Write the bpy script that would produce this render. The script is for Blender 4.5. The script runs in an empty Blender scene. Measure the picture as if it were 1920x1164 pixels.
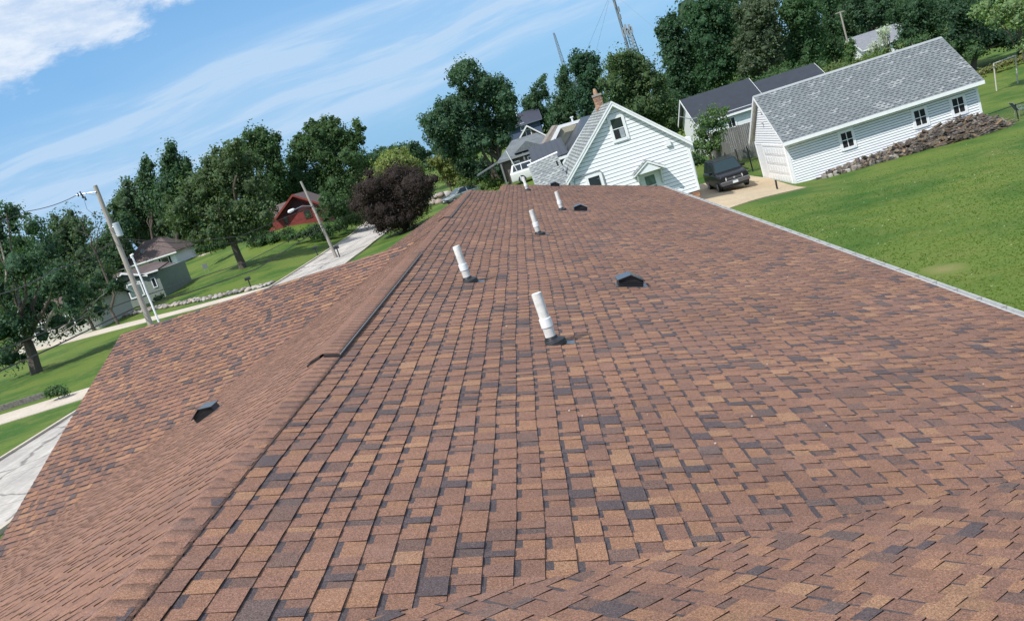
import bpy, math, random
import numpy as np
from mathutils import Vector, Matrix
rnd = random.Random(7)
rng = np.random.default_rng(7)
S = bpy.context.scene
COL = S.collection
PI = math.pi
HAZE = 0
# ------------------------------------------------------------------ camera
FPX, ROLL, CAMZ = 1720.0, math.radians(17.7), 6.3
CX, CY = 960.0, 582.0
EH = np.array([math.cos(ROLL), -math.sin(ROLL)]); EV = np.array([math.sin(ROLL), math.cos(ROLL)])
_v = np.array([971.0, 251.0]) - np.array([CX, CY])
TH = math.atan(-(_v @ EV) / FPX)
def _ray0(px, py):
    d = np.array([px - CX, py - CY]); u = d @ EH; v = d @ EV
    return u, FPX*math.cos(TH) - v*math.sin(TH), -(FPX*math.sin(TH) + v*math.cos(TH))
_r = _ray0(971, 251); PSI = math.atan2(_r[0], _r[1])
def _yaw(a, b, c): return (math.cos(PSI)*a - math.sin(PSI)*b, math.sin(PSI)*a + math.cos(PSI)*b, c)
def at(px, py, D):
    """world point seen at a place of the photograph, D metres up the street"""
    r = _yaw(*_ray0(px, py)); k = D/r[1]
    return Vector((r[0]*k, D, r[2]*k + CAMZ))
U = Vector(_yaw(1, 0, 0)); VD = Vector(_yaw(0, -math.sin(TH), -math.cos(TH))); F = Vector(_yaw(0, math.cos(TH), -math.sin(TH)))
right = math.cos(ROLL)*U + math.sin(ROLL)*VD; down = -math.sin(ROLL)*U + math.cos(ROLL)*VD
cam = bpy.data.cameras.new('camera'); cam.sensor_width = 36; cam.lens = FPX/1920*36; cam.clip_start = .05; cam.clip_end = 4000
co = bpy.data.objects.new('camera', cam); COL.objects.link(co)
m = Matrix((right, -down, -F)).transposed().to_4x4(); m.translation = Vector((0, 0, CAMZ)); co.matrix_world = m
S.camera = co
S.view_settings.view_transform = 'Standard'; S.view_settings.look = 'None'; S.view_settings.exposure = 0.27; S.view_settings.gamma = 1
S.view_settings.use_curve_mapping = False
# ------------------------------------------------------------------ sun
SD = Vector((.325, .35, -.62)).normalized()
sun = bpy.data.lights.new('sun', 'SUN'); sun.energy = 4.0; sun.angle = math.radians(.55); sun.color = (1, .965, .91)
so = bpy.data.objects.new('sun', sun); COL.objects.link(so); so.rotation_euler = SD.to_track_quat('-Z', 'Y').to_euler(); so.location = (-20, -20, 40)
# ------------------------------------------------------------------ node helpers
class NT:
    def __init__(s, tree): s.t = tree; s.n = tree.nodes; s.l = tree.links
    def node(s, typ, **kw):
        n = s.n.new(typ)
        for k, v in kw.items():
            if k.startswith('i_'):
                key = k[2:]; key = int(key) if key.isdigit() else key.replace('_', ' ')
                s.put(n.inputs[key], v)
            else: setattr(n, k, v)
        return n
    def put(s, sock, v):
        if isinstance(v, bpy.types.NodeSocket): s.l.new(v, sock)
        elif v is not None: sock.default_value = v
    def math(s, op, a, b=None, c=None, clamp=False):
        n = s.n.new('ShaderNodeMath'); n.operation = op; n.use_clamp = clamp
        s.put(n.inputs[0], a); s.put(n.inputs[1], b)
        if c is not None: s.put(n.inputs[2], c)
        return n.outputs[0]
    def mix(s, f, a, b, mode='MIX'):
        n = s.n.new('ShaderNodeMix'); n.data_type = 'RGBA'; n.blend_type = mode
        s.put(n.inputs['Factor'], f); s.put(n.inputs['A'], a); s.put(n.inputs['B'], b)
        return n.outputs['Result']
    def smooth(s, x, lo, hi, a=0., b=1.):
        n = s.n.new('ShaderNodeMapRange'); n.interpolation_type = 'SMOOTHSTEP'
        for i, v in enumerate((x, lo, hi, a, b)): s.put(n.inputs[i], v)
        return n.outputs[0]
    def noise(s, vec, scale, detail=3, rough=.55, dist=0., out='Fac'):
        n = s.n.new('ShaderNodeTexNoise'); s.put(n.inputs['Vector'], vec)
        for k, v in (('Scale', scale), ('Detail', detail), ('Roughness', rough), ('Distortion', dist)): s.put(n.inputs[k], v)
        return n.outputs[out]
    def comb(s, x, y, z):
        n = s.n.new('ShaderNodeCombineXYZ')
        for i, v in enumerate((x, y, z)): s.put(n.inputs[i], v)
        return n.outputs[0]
def c4(c): return (c[0], c[1], c[2], 1.)
# ------------------------------------------------------------------ world: Nishita sky with cumulus and streaky cirrus
W = bpy.data.worlds.new('World'); S.world = W; W.use_nodes = True
w = NT(W.node_tree); w.n.clear()
sky = w.node('ShaderNodeTexSky'); sky.sky_type = 'NISHITA'; sky.sun_disc = False
sky.sun_elevation = math.asin(-SD.z); sky.sun_rotation = math.atan2(-SD.x, -SD.y) % (2*PI)
sky.air_density = 1.0; sky.dust_density = .6; sky.ozone_density = 1.5; sky.altitude = 200
tc = w.node('ShaderNodeTexCoord'); sep = w.node('ShaderNodeSeparateXYZ', i_0=tc.outputs['Generated'])
az = w.math('ARCTAN2', sep.outputs[0], sep.outputs[1]); el = w.math('ARCSINE', sep.outputs[2])
phi = .10
p_ = w.math('ADD', w.math('MULTIPLY', az, math.cos(phi)), w.math('MULTIPLY', el, math.sin(phi)))
q_ = w.math('SUBTRACT', w.math('MULTIPLY', el, math.cos(phi)), w.math('MULTIPLY', az, math.sin(phi)))
warp = w.noise(w.comb(az, el, .3), 3.0, 2, .5)
qw = w.math('ADD', q_, w.math('MULTIPLY', w.math('SUBTRACT', warp, .5), .05))
streak = w.noise(w.comb(w.math('MULTIPLY', p_, 2.2), w.math('MULTIPLY', qw, 22), 1.7), 1.6, 7, .62, .35)
fine = w.noise(w.comb(w.math('MULTIPLY', p_, 7), w.math('MULTIPLY', qw, 60), 4.1), 1.3, 5, .6, .5)
veil = w.noise(w.comb(az, w.math('MULTIPLY', el, 3.2), 2.2), 2.0, 4, .5)
# a veil of high cloud that thins upwards, with brighter combed strands
band = w.math('MULTIPLY', w.smooth(qw, .05, .10), w.smooth(qw, .205, .160))
cir = w.math('MULTIPLY', band, w.math('ADD', w.math('MULTIPLY', w.smooth(streak, .42, .64), .80), w.math('MULTIPLY', w.smooth(fine, .45, .75), .26)))
cir = w.math('ADD', cir, w.math('MULTIPLY', band, .26))
low = w.math('MULTIPLY', w.smooth(el, .30, .0), w.smooth(veil, .35, .75))
cir = w.math('ADD', cir, w.math('MULTIPLY', low, .42), clamp=True)
cu = w.noise(w.comb(az, w.math('MULTIPLY', el, 2.3), 9.3), 5.5, 9, .62, .2)
cu2 = w.noise(w.comb(w.math('MULTIPLY', az, 1.0), w.math('MULTIPLY', el, 2.6), 3.3), 15.0, 7, .65)
lift = w.math('MULTIPLY', w.math('SUBTRACT', q_, .243), 7.0)
lift = w.math('MINIMUM', lift, .13)
puff = w.math('MULTIPLY', w.smooth(cu2, .62, .80), w.math('MULTIPLY', w.smooth(qw, .12, .17), .0))
cum = w.smooth(w.math('ADD', w.math('ADD', cu, lift), w.math('MULTIPLY', w.math('SUBTRACT', cu2, .5), .25)), .46, .62)
cshade = w.mix(w.smooth(cu2, .3, .7), (4.6, 5.8, 7.6, 1), (7.4, 7.9, 8.5, 1))
skyc = w.mix(1.0, sky.outputs[0], (.74, 1.12, 1.36, 1), 'MULTIPLY')
skyc = w.mix(w.smooth(el, .36, .0, 0., .80), skyc, (2.0, 3.9, 6.7, 1))
c1 = w.mix(w.math('MULTIPLY', cir, .85), skyc, (4.4, 5.9, 7.7, 1))
c2 = w.mix(w.math('MULTIPLY', cum, .92), c1, cshade)
bg = w.node('ShaderNodeBackground', i_Color=c2, i_Strength=.10)
wo = w.node('ShaderNodeOutputWorld', i_Surface=bg.outputs[0])
# ------------------------------------------------------------------ materials
MATS = {}
def mat(name, color, rough=.7, noise=None, bump=None, metal=0., spec=.4, attr=False, coat=0., trans=None):
    """noise=(scale, amount, detail); bump=(scale, strength, distance)"""
    if name in MATS: return MATS[name]
    M = bpy.data.materials.new(name); M.use_nodes = True; t = NT(M.node_tree); b = t.n['Principled BSDF']
    cc = c4(color) if color else None
    tcn = t.node('ShaderNodeTexCoord'); vec = tcn.outputs['Object']
    if attr:
        a = t.node('ShaderNodeAttribute'); a.attribute_name = 'col'; cc = a.outputs['Color']
        if color: cc = t.mix(1., cc, c4(color), 'MULTIPLY')
    for nz in (noise if isinstance(noise, list) else [noise] if noise else []):
        sc, am, det = nz[:3]
        f = t.noise(vec if len(nz) < 4 else t.node('ShaderNodeMapping', i_Vector=vec, i_Scale=nz[3]).outputs[0], sc, det, .6)
        f = t.smooth(f, .25, .75, 1-am, 1+am)
        cc = t.mix(1., cc, t.comb(f, f, f), 'MULTIPLY')
    t.put(b.inputs['Base Color'], cc)
    b.inputs['Roughness'].default_value = rough; b.inputs['Metallic'].default_value = metal
    b.inputs['Specular IOR Level'].default_value = spec
    if coat: b.inputs['Coat Weight'].default_value = coat; b.inputs['Coat Roughness'].default_value = .05
    if bump:
        h = t.noise(vec, bump[0], 4, .6)
        bn = t.node('ShaderNodeBump', i_Height=h, i_Strength=bump[1], i_Distance=bump[2]); t.put(b.inputs['Normal'], bn.outputs[0])
    if trans:
        tl = t.node('ShaderNodeBsdfTranslucent', i_Color=t.mix(1., cc, c4(trans[1]), 'MULTIPLY'))
        mx = t.node('ShaderNodeMixShader', i_0=trans[0], i_1=b.outputs[0], i_2=tl.outputs[0])
        t.put(t.n['Material Output'].inputs[0], mx.outputs[0])
    MATS[name] = M; return M
def grass_mat():
    M = bpy.data.materials.new('lawn_grass'); M.use_nodes = True; t = NT(M.node_tree); b = t.n['Principled BSDF']
    v = t.node('ShaderNodeTexCoord').outputs['Object']
    n1 = t.noise(v, .13, 4, .6); n2 = t.noise(v, .55, 6, .7); n3 = t.noise(v, 9, 5, .75); n5 = t.noise(v, 45, 3, .7)
    sm = t.node('ShaderNodeMapping', i_Vector=v, i_Rotation=(0, 0, .5), i_Scale=(.5, 2.6, 1)).outputs[0]; n4 = t.noise(sm, 1.1, 3, .6)
    c = t.mix(t.smooth(n1, .38, .60), (.046, .108, .018, 1), (.112, .162, .030, 1))
    c = t.mix(t.math('MULTIPLY', t.smooth(n2, .45, .66), .7), c, (.140, .168, .040, 1))
    c = t.mix(t.math('MULTIPLY', t.smooth(n4, .50, .72), .35), c, (.045, .120, .020, 1))
    f = t.smooth(n3, .25, .78, .80, 1.2); c = t.mix(1., c, t.comb(f, f, f), 'MULTIPLY')
    f = t.smooth(n5, .30, .72, .76, 1.24); c = t.mix(1., c, t.comb(f, f, f), 'MULTIPLY')
    # dry straw patch in the back lawn
    sx = t.node('ShaderNodeSeparateXYZ', i_0=v)
    dx = t.math('MULTIPLY', t.math('SUBTRACT', sx.outputs[0], 9.5), 1.0); dy = t.math('MULTIPLY', t.math('SUBTRACT', sx.outputs[1], 23.6), .8)
    r = t.math('SQRT', t.math('ADD', t.math('MULTIPLY', dx, dx), t.math('MULTIPLY', dy, dy)))
    r = t.math('ADD', r, t.math('MULTIPLY', n2, 1.0))
    c = t.mix(t.math('MULTIPLY', t.smooth(t.math('ADD', r, t.math('MULTIPLY', n3, .9)), 1.6, .9), .5), c, (.30, .235, .115, 1))
    t.put(b.inputs['Base Color'], c); b.inputs['Roughness'].default_value = .85; b.inputs['Specular IOR Level'].default_value = .15
    bn = t.node('ShaderNodeBump', i_Height=t.math('ADD', n3, t.math('MULTIPLY', n5, .6)), i_Strength=.5, i_Distance=.04); t.put(b.inputs['Normal'], bn.outputs[0])
    return M
def shingle_mat():
    M = bpy.data.materials.new('granule_shingle'); M.use_nodes = True; t = NT(M.node_tree); b = t.n['Principled BSDF']
    v = t.node('ShaderNodeTexCoord').outputs['Object']
    a = t.node('ShaderNodeAttribute'); a.attribute_name = 'col'
    g1 = t.noise(v, 150, 3, .85); g2 = t.noise(v, 60, 3, .6); g3 = t.noise(v, .55, 3, .5)
    f = t.smooth(g1, .34, .66, .42, 1.66); c = t.mix(1., a.outputs['Color'], t.comb(f, f, f), 'MULTIPLY')
    f = t.smooth(g2, .3, .7, .86, 1.14); c = t.mix(1., c, t.comb(f, f, f), 'MULTIPLY')
    f = t.smooth(g3, .3, .7, .92, 1.08); c = t.mix(1., c, t.comb(f, f, f), 'MULTIPLY')
    gg = t.noise(v, 95, 3, .8); c = t.mix(t.math('MULTIPLY', t.smooth(gg, .56, .70), .45), c, (.33, .20, .13, 1)); c = t.mix(t.math('MULTIPLY', t.smooth(gg, .44, .32), .40), c, (.085, .062, .058, 1))
    wear = t.noise(v, 2.3, 5, .7)
    c = t.mix(t.math('MULTIPLY', t.smooth(wear, .52, .8), .22), c, (.30, .21, .185, 1))
    t.put(b.inputs['Base Color'], c); b.inputs['Roughness'].default_value = .9; b.inputs['Specular IOR Level'].default_value = .25
    bn = t.node('ShaderNodeBump', i_Height=g1, i_Strength=.55, i_Distance=.0035); t.put(b.inputs['Normal'], bn.outputs[0])
    return M
def concrete_mat(name, c0, c1, crack=True):
    M = bpy.data.materials.new(name); M.use_nodes = True; t = NT(M.node_tree); b = t.n['Principled BSDF']
    v = t.node('ShaderNodeTexCoord').outputs['Object']
    c = t.mix(t.smooth(t.noise(v, .35, 5, .6), .3, .7), c4(c0), c4(c1))
    f = t.smooth(t.noise(v, 6, 5, .7), .25, .75, .86, 1.12); c = t.mix(1., c, t.comb(f, f, f), 'MULTIPLY')
    if crack:
        st = t.node('ShaderNodeMapping', i_Vector=v, i_Scale=(2.2, .12, 1)).outputs[0]
        f = t.smooth(t.noise(st, 1., 4, .6), .35, .7, .86, 1.06); c = t.mix(1., c, t.comb(f, f, f), 'MULTIPLY')
        vo = t.node('ShaderNodeTexVoronoi'); vo.feature = 'DISTANCE_TO_EDGE'
        wv = t.node('ShaderNodeVectorMath', i_0=v, i_1=t.noise(v, .6, 4, .6, out='Color')); t.put(vo.inputs['Vector'], wv.outputs[0]); vo.inputs['Scale'].default_value = .17
        c = t.mix(t.math('MULTIPLY', t.smooth(vo.outputs['Distance'], .016, .004), .6), c, (.07, .065, .06, 1))
    t.put(b.inputs['Base Color'], c); b.inputs['Roughness'].default_value = .9; b.inputs['Specular IOR Level'].default_value = .2
    return M
M_GRASS = grass_mat(); M_SH = shingle_mat()
M_ROAD = concrete_mat('road_concrete', (.40, .37, .34), (.52, .485, .44)); M_WALK = concrete_mat('walk_concrete', (.46, .40, .33), (.56, .49, .41), False)
M_DRIVE = concrete_mat('drive_concrete', (.42, .33, .22), (.50, .40, .27), False)
M_WHITE = mat('white_vinyl', (.78, .80, .82), .55, (3, .04, 3)); M_TRIM = mat('white_trim', (.80, .81, .82), .5, (5, .05, 3))
M_PVC = mat('pvc_pipe', (.66, .66, .63), .5, [(14, .14, 4), (3, .10, 2), (5, .18, 4, (1, 1, .3))]); M_PVC2 = mat('pvc_collar', (.80, .82, .84), .4, (9, .06, 3))
M_RUB = mat('black_rubber', (.022, .023, .026), .45, (30, .3, 2)); M_BLK = mat('black_plastic', (.018, .020, .024), .35, (20, .25, 3), spec=.5)
M_FLASH = mat('grey_flashing', (.16, .18, .20), .35, (14, .25, 3), metal=.6)
M_GLASS = mat('window_glass', (.02, .028, .034), .06, spec=.8); M_DARK = mat('dark_interior', (.012, .013, .015), .7)
M_GLASSG = mat('window_glass_curtain', (.13, .19, .18), .12, (3, .3, 2), spec=.7)
M_CURTAIN = mat('curtain_cloth', (.30, .33, .36), .8, (9, .2, 3))
M_BRICK = mat('brick_red', None, .85, (14, .25, 4), attr=True); M_MORTAR = mat('mortar', (.26, .23, .20), .9, (20, .2, 3))
M_DECK = mat('roof_underlay', (.05, .04, .04), .95)
M_GREYS = mat('grey_shingle', None, .9, [(40, .25, 2), (.8, .07, 3)], attr=True, spec=.15)
M_WOOD = mat('weathered_pole_wood', (.33, .30, .265), .85, [(3, .25, 5, (6, 6, .4)), (20, .15, 3)], (30, .5, .01))
M_BARK = mat('bark', (.105, .085, .068), .9, [(6, .35, 5, (3, 3, .6))], (14, .8, .04)); M_BARKP = mat('pale_dead_bark', (.30, .265, .225), .9, (5, .3, 5), (14, .6, .03))
M_LEAF = mat('foliage', None, .55, (1.3, .20, 3), attr=True, spec=.22, trans=(.32, (1.5, 1.7, .6)))
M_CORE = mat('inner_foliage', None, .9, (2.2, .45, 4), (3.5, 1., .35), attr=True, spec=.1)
M_METR = mat('black_metal_roof', (.030, .034, .045), .38, (2, .12, 3), spec=.5, metal=.2)
M_METB = mat('galvanised_metal', (.42, .44, .46), .4, (6, .12, 3), metal=.5)
M_WIRE = mat('black_wire', (.02, .02, .022), .6); M_BLUEG = mat('blue_grey_paint', (.20, .26, .34), .7, (3, .1, 3))
M_GSIDE = mat('sage_siding', (.20, .235, .21), .7, (2, .08, 3)); M_REDS = mat('red_siding', (.21, .036, .030), .7, (2, .15, 3))
M_ROOFB = mat('brown_roofing', (.115, .085, .080), .9, [(3, .22, 5), (14, .2, 2)]); M_STONE = mat('field_stone', None, .85, (5, .25, 5), (12, .7, .03), attr=True)
# ------------------------------------------------------------------ object helpers
def tag(o, label=None, cat=None, group=None, kind=None):
    if label: o['label'] = label
    if cat: o['category'] = cat
    if group: o['group'] = group
    if kind: o['kind'] = kind
    return o
def link(o, parent=None):
    COL.objects.link(o)
    if parent is not None:
        o.parent = parent; o.matrix_parent_inverse = Matrix.Translation(-WP[parent.name])
    WP[o.name] = WP.get(o.name, Vector(o.location) if parent is None else Vector((0, 0, 0)))
    return o
WP = {}
def thing(name, loc, label, cat, group=None):
    o = bpy.data.objects.new(name, None); o.location = loc; o.empty_display_size = .2; COL.objects.link(o); WP[o.name] = Vector(loc)
    return tag(o, label, cat, group)
def mesh(name, V, Fs, mt, cols=None, smooth=False):
    me = bpy.data.meshes.new(name)
    if isinstance(V, np.ndarray) and isinstance(Fs, np.ndarray):
        nv, nf, k = len(V), len(Fs), Fs.shape[1]
        me.vertices.add(nv); me.vertices.foreach_set('co', V.astype(np.float32).ravel())
        me.loops.add(nf*k); me.loops.foreach_set('vertex_index', Fs.astype(np.int32).ravel())
        me.polygons.add(nf); me.polygons.foreach_set('loop_start', np.arange(0, nf*k, k, dtype=np.int32))
        me.update(calc_edges=True)
    else:
        me.from_pydata([tuple(v) for v in V], [], [tuple(f) for f in Fs]); me.update()
    if cols is not None:
        a = me.attributes.new('col', 'FLOAT_COLOR', 'FACE'); c = np.ones((len(me.polygons), 4), np.float32); c[:, :3] = np.asarray(cols, np.float32)
        a.data.foreach_set('color', c.ravel())
    if smooth: me.polygons.foreach_set('use_smooth', [True]*len(me.polygons))
    for q in (mt if isinstance(mt, (list, tuple)) else [mt]): me.materials.append(q)
    return me
def obj(name, me, parent=None, loc=None, rot=None):
    o = bpy.data.objects.new(name, me)
    if loc is not None: o.location = loc
    if rot is not None: o.rotation_euler = rot
    return link(o, parent)
class MB:
    """collects shapes for one mesh"""
    def __init__(s): s.V = []; s.F = []; s.C = []
    def poly(s, pts, col=None):
        i = len(s.V); s.V += [tuple(p) for p in pts]; s.F.append(tuple(range(i, i+len(pts)))); s.C.append(col or (1, 1, 1)); return s
    def box(s, a, b, col=None, M=None):
        x0, y0, z0 = a; x1, y1, z1 = b
        v = [(x0,y0,z0),(x1,y0,z0),(x1,y1,z0),(x0,y1,z0),(x0,y0,z1),(x1,y0,z1),(x1,y1,z1),(x0,y1,z1)]
        if M is not None: v = [tuple(M @ Vector(p)) for p in v]
        return s.hexa(v, col)
    def hexa(s, v, col=None):
        i = len(s.V); s.V += [tuple(p) for p in v]
        for f in ((0,3,2,1),(4,5,6,7),(0,1,5,4),(1,2,6,5),(2,3,7,6),(3,0,4,7)): s.F.append(tuple(i+k for k in f)); s.C.append(col or (1, 1, 1))
        return s
    def prism(s, pts, ext, col=None):
        """pts: 3d polygon, ext: vector"""
        i = len(s.V); n = len(pts); e = Vector(ext)
        s.V += [tuple(p) for p in pts] + [tuple(Vector(p)+e) for p in pts]
        s.F.append(tuple(i+k for k in range(n-1, -1, -1))); s.F.append(tuple(i+n+k for k in range(n)))
        for k in range(n): s.F.append((i+k, i+(k+1) % n, i+n+(k+1) % n, i+n+k))
        s.C += [col or (1, 1, 1)]*(n+2); return s
    def tube(s, pts, rad, seg=8, col=None, cap=True):
        pts = [Vector(p) for p in pts]; n = len(pts)
        rad = rad if isinstance(rad, (list, tuple)) else [rad]*n
        i = len(s.V); up = None
        for k, p in enumerate(pts):
            d = (pts[min(k+1, n-1)] - pts[max(k-1, 0)]).normalized()
            if up is None: up = Vector((0, 0, 1)) if abs(d.z) < .9 else Vector((1, 0, 0))
            a = d.cross(up).normalized(); b = a.cross(d).normalized(); up = b
            for j in range(seg):
                t = 2*PI*j/seg; s.V.append(tuple(p + rad[k]*(math.cos(t)*a + math.sin(t)*b)))
        for k in range(n-1):
            for j in range(seg):
                j2 = (j+1) % seg; s.F.append((i+k*seg+j, i+k*seg+j2, i+(k+1)*seg+j2, i+(k+1)*seg+j)); s.C.append(col or (1, 1, 1))
        if cap:
            s.F.append(tuple(i+j for j in range(seg-1, -1, -1))); s.F.append(tuple(i+(n-1)*seg+j for j in range(seg))); s.C += [col or (1, 1, 1)]*2
        return s
    def obj(s, name, mt, parent=None, smooth=False, cols=False, bevel=0):
        me = mesh(name, s.V, s.F, mt, s.C if cols else None)
        import bmesh
        bm = bmesh.new(); bm.from_mesh(me); bmesh.ops.recalc_face_normals(bm, faces=bm.faces); bm.to_mesh(me); bm.free()
        if smooth:
            me.polygons.foreach_set('use_smooth', [True]*len(me.polygons)); me.set_sharp_from_angle(angle=math.radians(40))
        o = obj(name, me, parent)
        if bevel:
            b = o.modifiers.new('b', 'BEVEL'); b.width = bevel; b.segments = 2; b.limit_method = 'ANGLE'
        return o
def struct(o): o['kind'] = 'structure'; return o
# ------------------------------------------------------------------ terrain
_cp = [(-60,0,0),(-30,0,0),(0,0,0),(10,5,-.1),(30,0,-.7),(60,0,-1.5),(-60,30,0),(-20,30,0),(-8,20,0),(5,20,-.1),(12,20,-.35),(25,20,-.9),(45,20,-1.4),
 (-25,50,0),(-40,50,0),(-60,60,0),(-8,45,0),(4,49,.05),(9,49,.02),(12.5,49.5,-.85),(10,57,-.6),(13.4,57,-.85),(14,52,-1.0),(14.2,58,-1.0),(20,51,-1.12),(25,52,-1.25),(30,50,-1.6),(20,40,-1.0),(26.8,56,-1.7),
 (31,60,-2.3),(39,78,-2.2),(42,80,-2.4),(50,70,-2.6),(60,45,-2.2),(16,68,-.6),(18,76,-.5),(25,90,-1.5),(50,110,-1),
 (-20,80,.15),(-25,80,.2),(-14,88,.3),(-40,70,.3),(-36,86,.25),(-20,100,.2),(-24,90,.2),(-17,90,.2),(-24,100,.22),(-17,100,.22),(-24,110,.25),(-17,110,.25),(-24,120,.3),(-17,120,.3),(-24,130,.35),(-17,130,.35),(-24,145,.4),(-17,145,.4),(-21,165,.5),(-45,95,.5),(-48,105,.6),(-58,105,.7),(-35,105,1.3),(-28,105,.6),(-36,128,3.9),(-30,130,3.3),(-46,123,1.6),(-59,148,2.8),(-70,150,3.2),(-50,150,3.0),(-80,120,1.8),
 (-8,72,.3),(-2,84,2.0),(2,92,2.1),(-6,88,1.5),(5,74,1.3),(0,66,.9),(-5,102,1.7),(-1,106,1.9),(-10,90,.7),(-10,105,.8),(-9,140,.8),(0,130,1.5),(10,110,.5),(-90,200,5),(0,220,4),(60,180,2),(100,100,-1.5),(100,0,-2),(-100,0,0),(-110,60,.2),(0,-60,0),(60,-60,-1.6),(-60,-60,0),
 (0,600,4),(-400,400,5),(400,400,2),(600,0,0),(-600,0,2),(0,-600,0),(400,-300,0),(-400,-300,0)]
_P = np.array(_cp, float)
def _solve():
    d = np.linalg.norm(_P[:, None, :2] - _P[None, :, :2], axis=2)
    A = np.sqrt(d*d + 9.); n = len(_P)
    K = np.zeros((n+1, n+1)); K[:n, :n] = A; K[:n, n] = 1; K[n, :n] = 1
    K[:n, :n] -= np.eye(n)*.6
    return np.linalg.solve(K, np.append(_P[:, 2], 0))
_W = _solve()
def gz(x, y):
    x = np.asarray(x, float); y = np.asarray(y, float)
    d = np.sqrt((x[..., None]-_P[:, 0])**2 + (y[..., None]-_P[:, 1])**2 + 9.)
    z = d @ _W[:-1] + _W[-1]
    return z if z.shape else float(z)
def axis_vals(lo, hi, near0, near1, step):
    a = list(np.arange(near0, near1+step/2, step)); s = step; v = near1
    while v < hi: s *= 1.25; v += s; a.append(v)
    s = step; v = near0; b = []
    while v > lo: s *= 1.25; v -= s; b.append(v)
    return np.array(b[::-1] + a)
_xs = axis_vals(-1600, 1600, -70, 50, 1.0); _ys = axis_vals(-900, 2200, -10, 135, 1.0)
_X, _Y = np.meshgrid(_xs, _ys, indexing='ij'); _Z = gz(_X, _Y)
_V = np.stack([_X, _Y, _Z], -1).reshape(-1, 3); _nx, _ny = len(_xs), len(_ys)
_i, _j = np.meshgrid(np.arange(_nx-1), np.arange(_ny-1), indexing='ij'); _k = (_i*_ny + _j).ravel()
struct(obj('ground', mesh('ground', _V, np.stack([_k, _k+_ny, _k+_ny+1, _k+1], 1), M_GRASS, smooth=True)))
def slab_strip(pts, lift, mt, name, parent=None, thick=.12, step=1.0):
    """flat polygon (quad by four plan points) draped over the ground"""
    (a, b, c, d) = [Vector((p[0], p[1], 0)) for p in pts]
    n1 = max(1, int((b-a).length/step)); n2 = max(1, int((d-a).length/step)); V = []; Fs = []
    for i in range(n1+1):
        for j in range(n2+1):
            s_, t_ = i/n1, j/n2; p = a.lerp(b, s_).lerp(d.lerp(c, s_), t_); V.append((p.x, p.y, gz(p.x, p.y)+lift))
    for i in range(n1):
        for j in range(n2): k = i*(n2+1)+j; Fs.append((k, k+n2+1, k+n2+2, k+1))
    n = len(V); rim = [i*(n2+1) for i in range(n1+1)] + [n1*(n2+1)+j for j in range(1, n2+1)] + [i*(n2+1)+n2 for i in range(n1-1, -1, -1)] + [j for j in range(n2-1, 0, -1)]
    for k in rim: x, y, z = V[k]; V.append((x, y, z-thick))
    m_ = len(rim)
    for k in range(m_): k2 = (k+1) % m_; Fs.append((rim[k2], rim[k], n+k, n+k2))
    return obj(name, mesh(name, V, Fs, mt), parent)
# ------------------------------------------------------------------ street, walks and drives
street = obj('street_bed', slab_strip([(-24.4, 5), (-17.6, 5), (-17.6, 150), (-24.4, 150)], .02, M_ROAD, 'road', None, .3).data) if False else slab_strip([(-24.4, -30), (-17.6, -30), (-17.6, 160), (-24.4, 160)], .02, mat('joint_dark', (.10, .09, .08), .95), 'road', None, .3)
struct(street)
yy = 14.0; k = 0
while yy < 158:
    L = 4.6
    for (xa, xb) in ((-24.38, -21.02), (-20.98, -17.62)):
        slab_strip([(xa, yy), (xb, yy), (xb, yy+L-.05), (xa, yy+L-.05)], .045 + rnd.uniform(-.006, .006), M_ROAD, 'road_slab', street, .05, 1.6)
    yy += L; k += 1
for xk, nm in ((-24.62, 'kerb'), (-17.6, 'kerb')):
    kk = slab_strip([(xk, 5), (xk+.2, 5), (xk+.2, 150), (xk, 150)], .14, M_WALK, nm, None, .3); struct(kk)
for nm, pts, mt_, lf in (
    ('driveway', [(-60, 46.9), (-24.7, 46.9), (-24.7, 50.6), (-60, 50.8)], M_WALK, .04),
    ('driveway', [(-62, 93.0), (-24.7, 77.2), (-24.7, 80.0), (-62, 97.6)], M_WALK, .05),
    ('footpath', [(-74, 172), (-56, 152), (-55, 154), (-73, 175)], M_WALK, .05),
    ('footpath', [(-17.4, 128), (-11, 140), (-11, 142), (-17.4, 130)], M_WALK, .05)):
    struct(slab_strip(pts, lf, mt_, nm))
struct(slab_strip([(8.2, 44.2), (13.4, 47.8), (14.0, 57.5), (9.2, 57.5)], .05, M_DRIVE, 'driveway', None, .2))
struct(slab_strip([(9.4, 57.6), (14.0, 57.6), (13.6, 60.5), (10.2, 61)], .045, M_DRIVE, 'driveway', None, .2))
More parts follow.
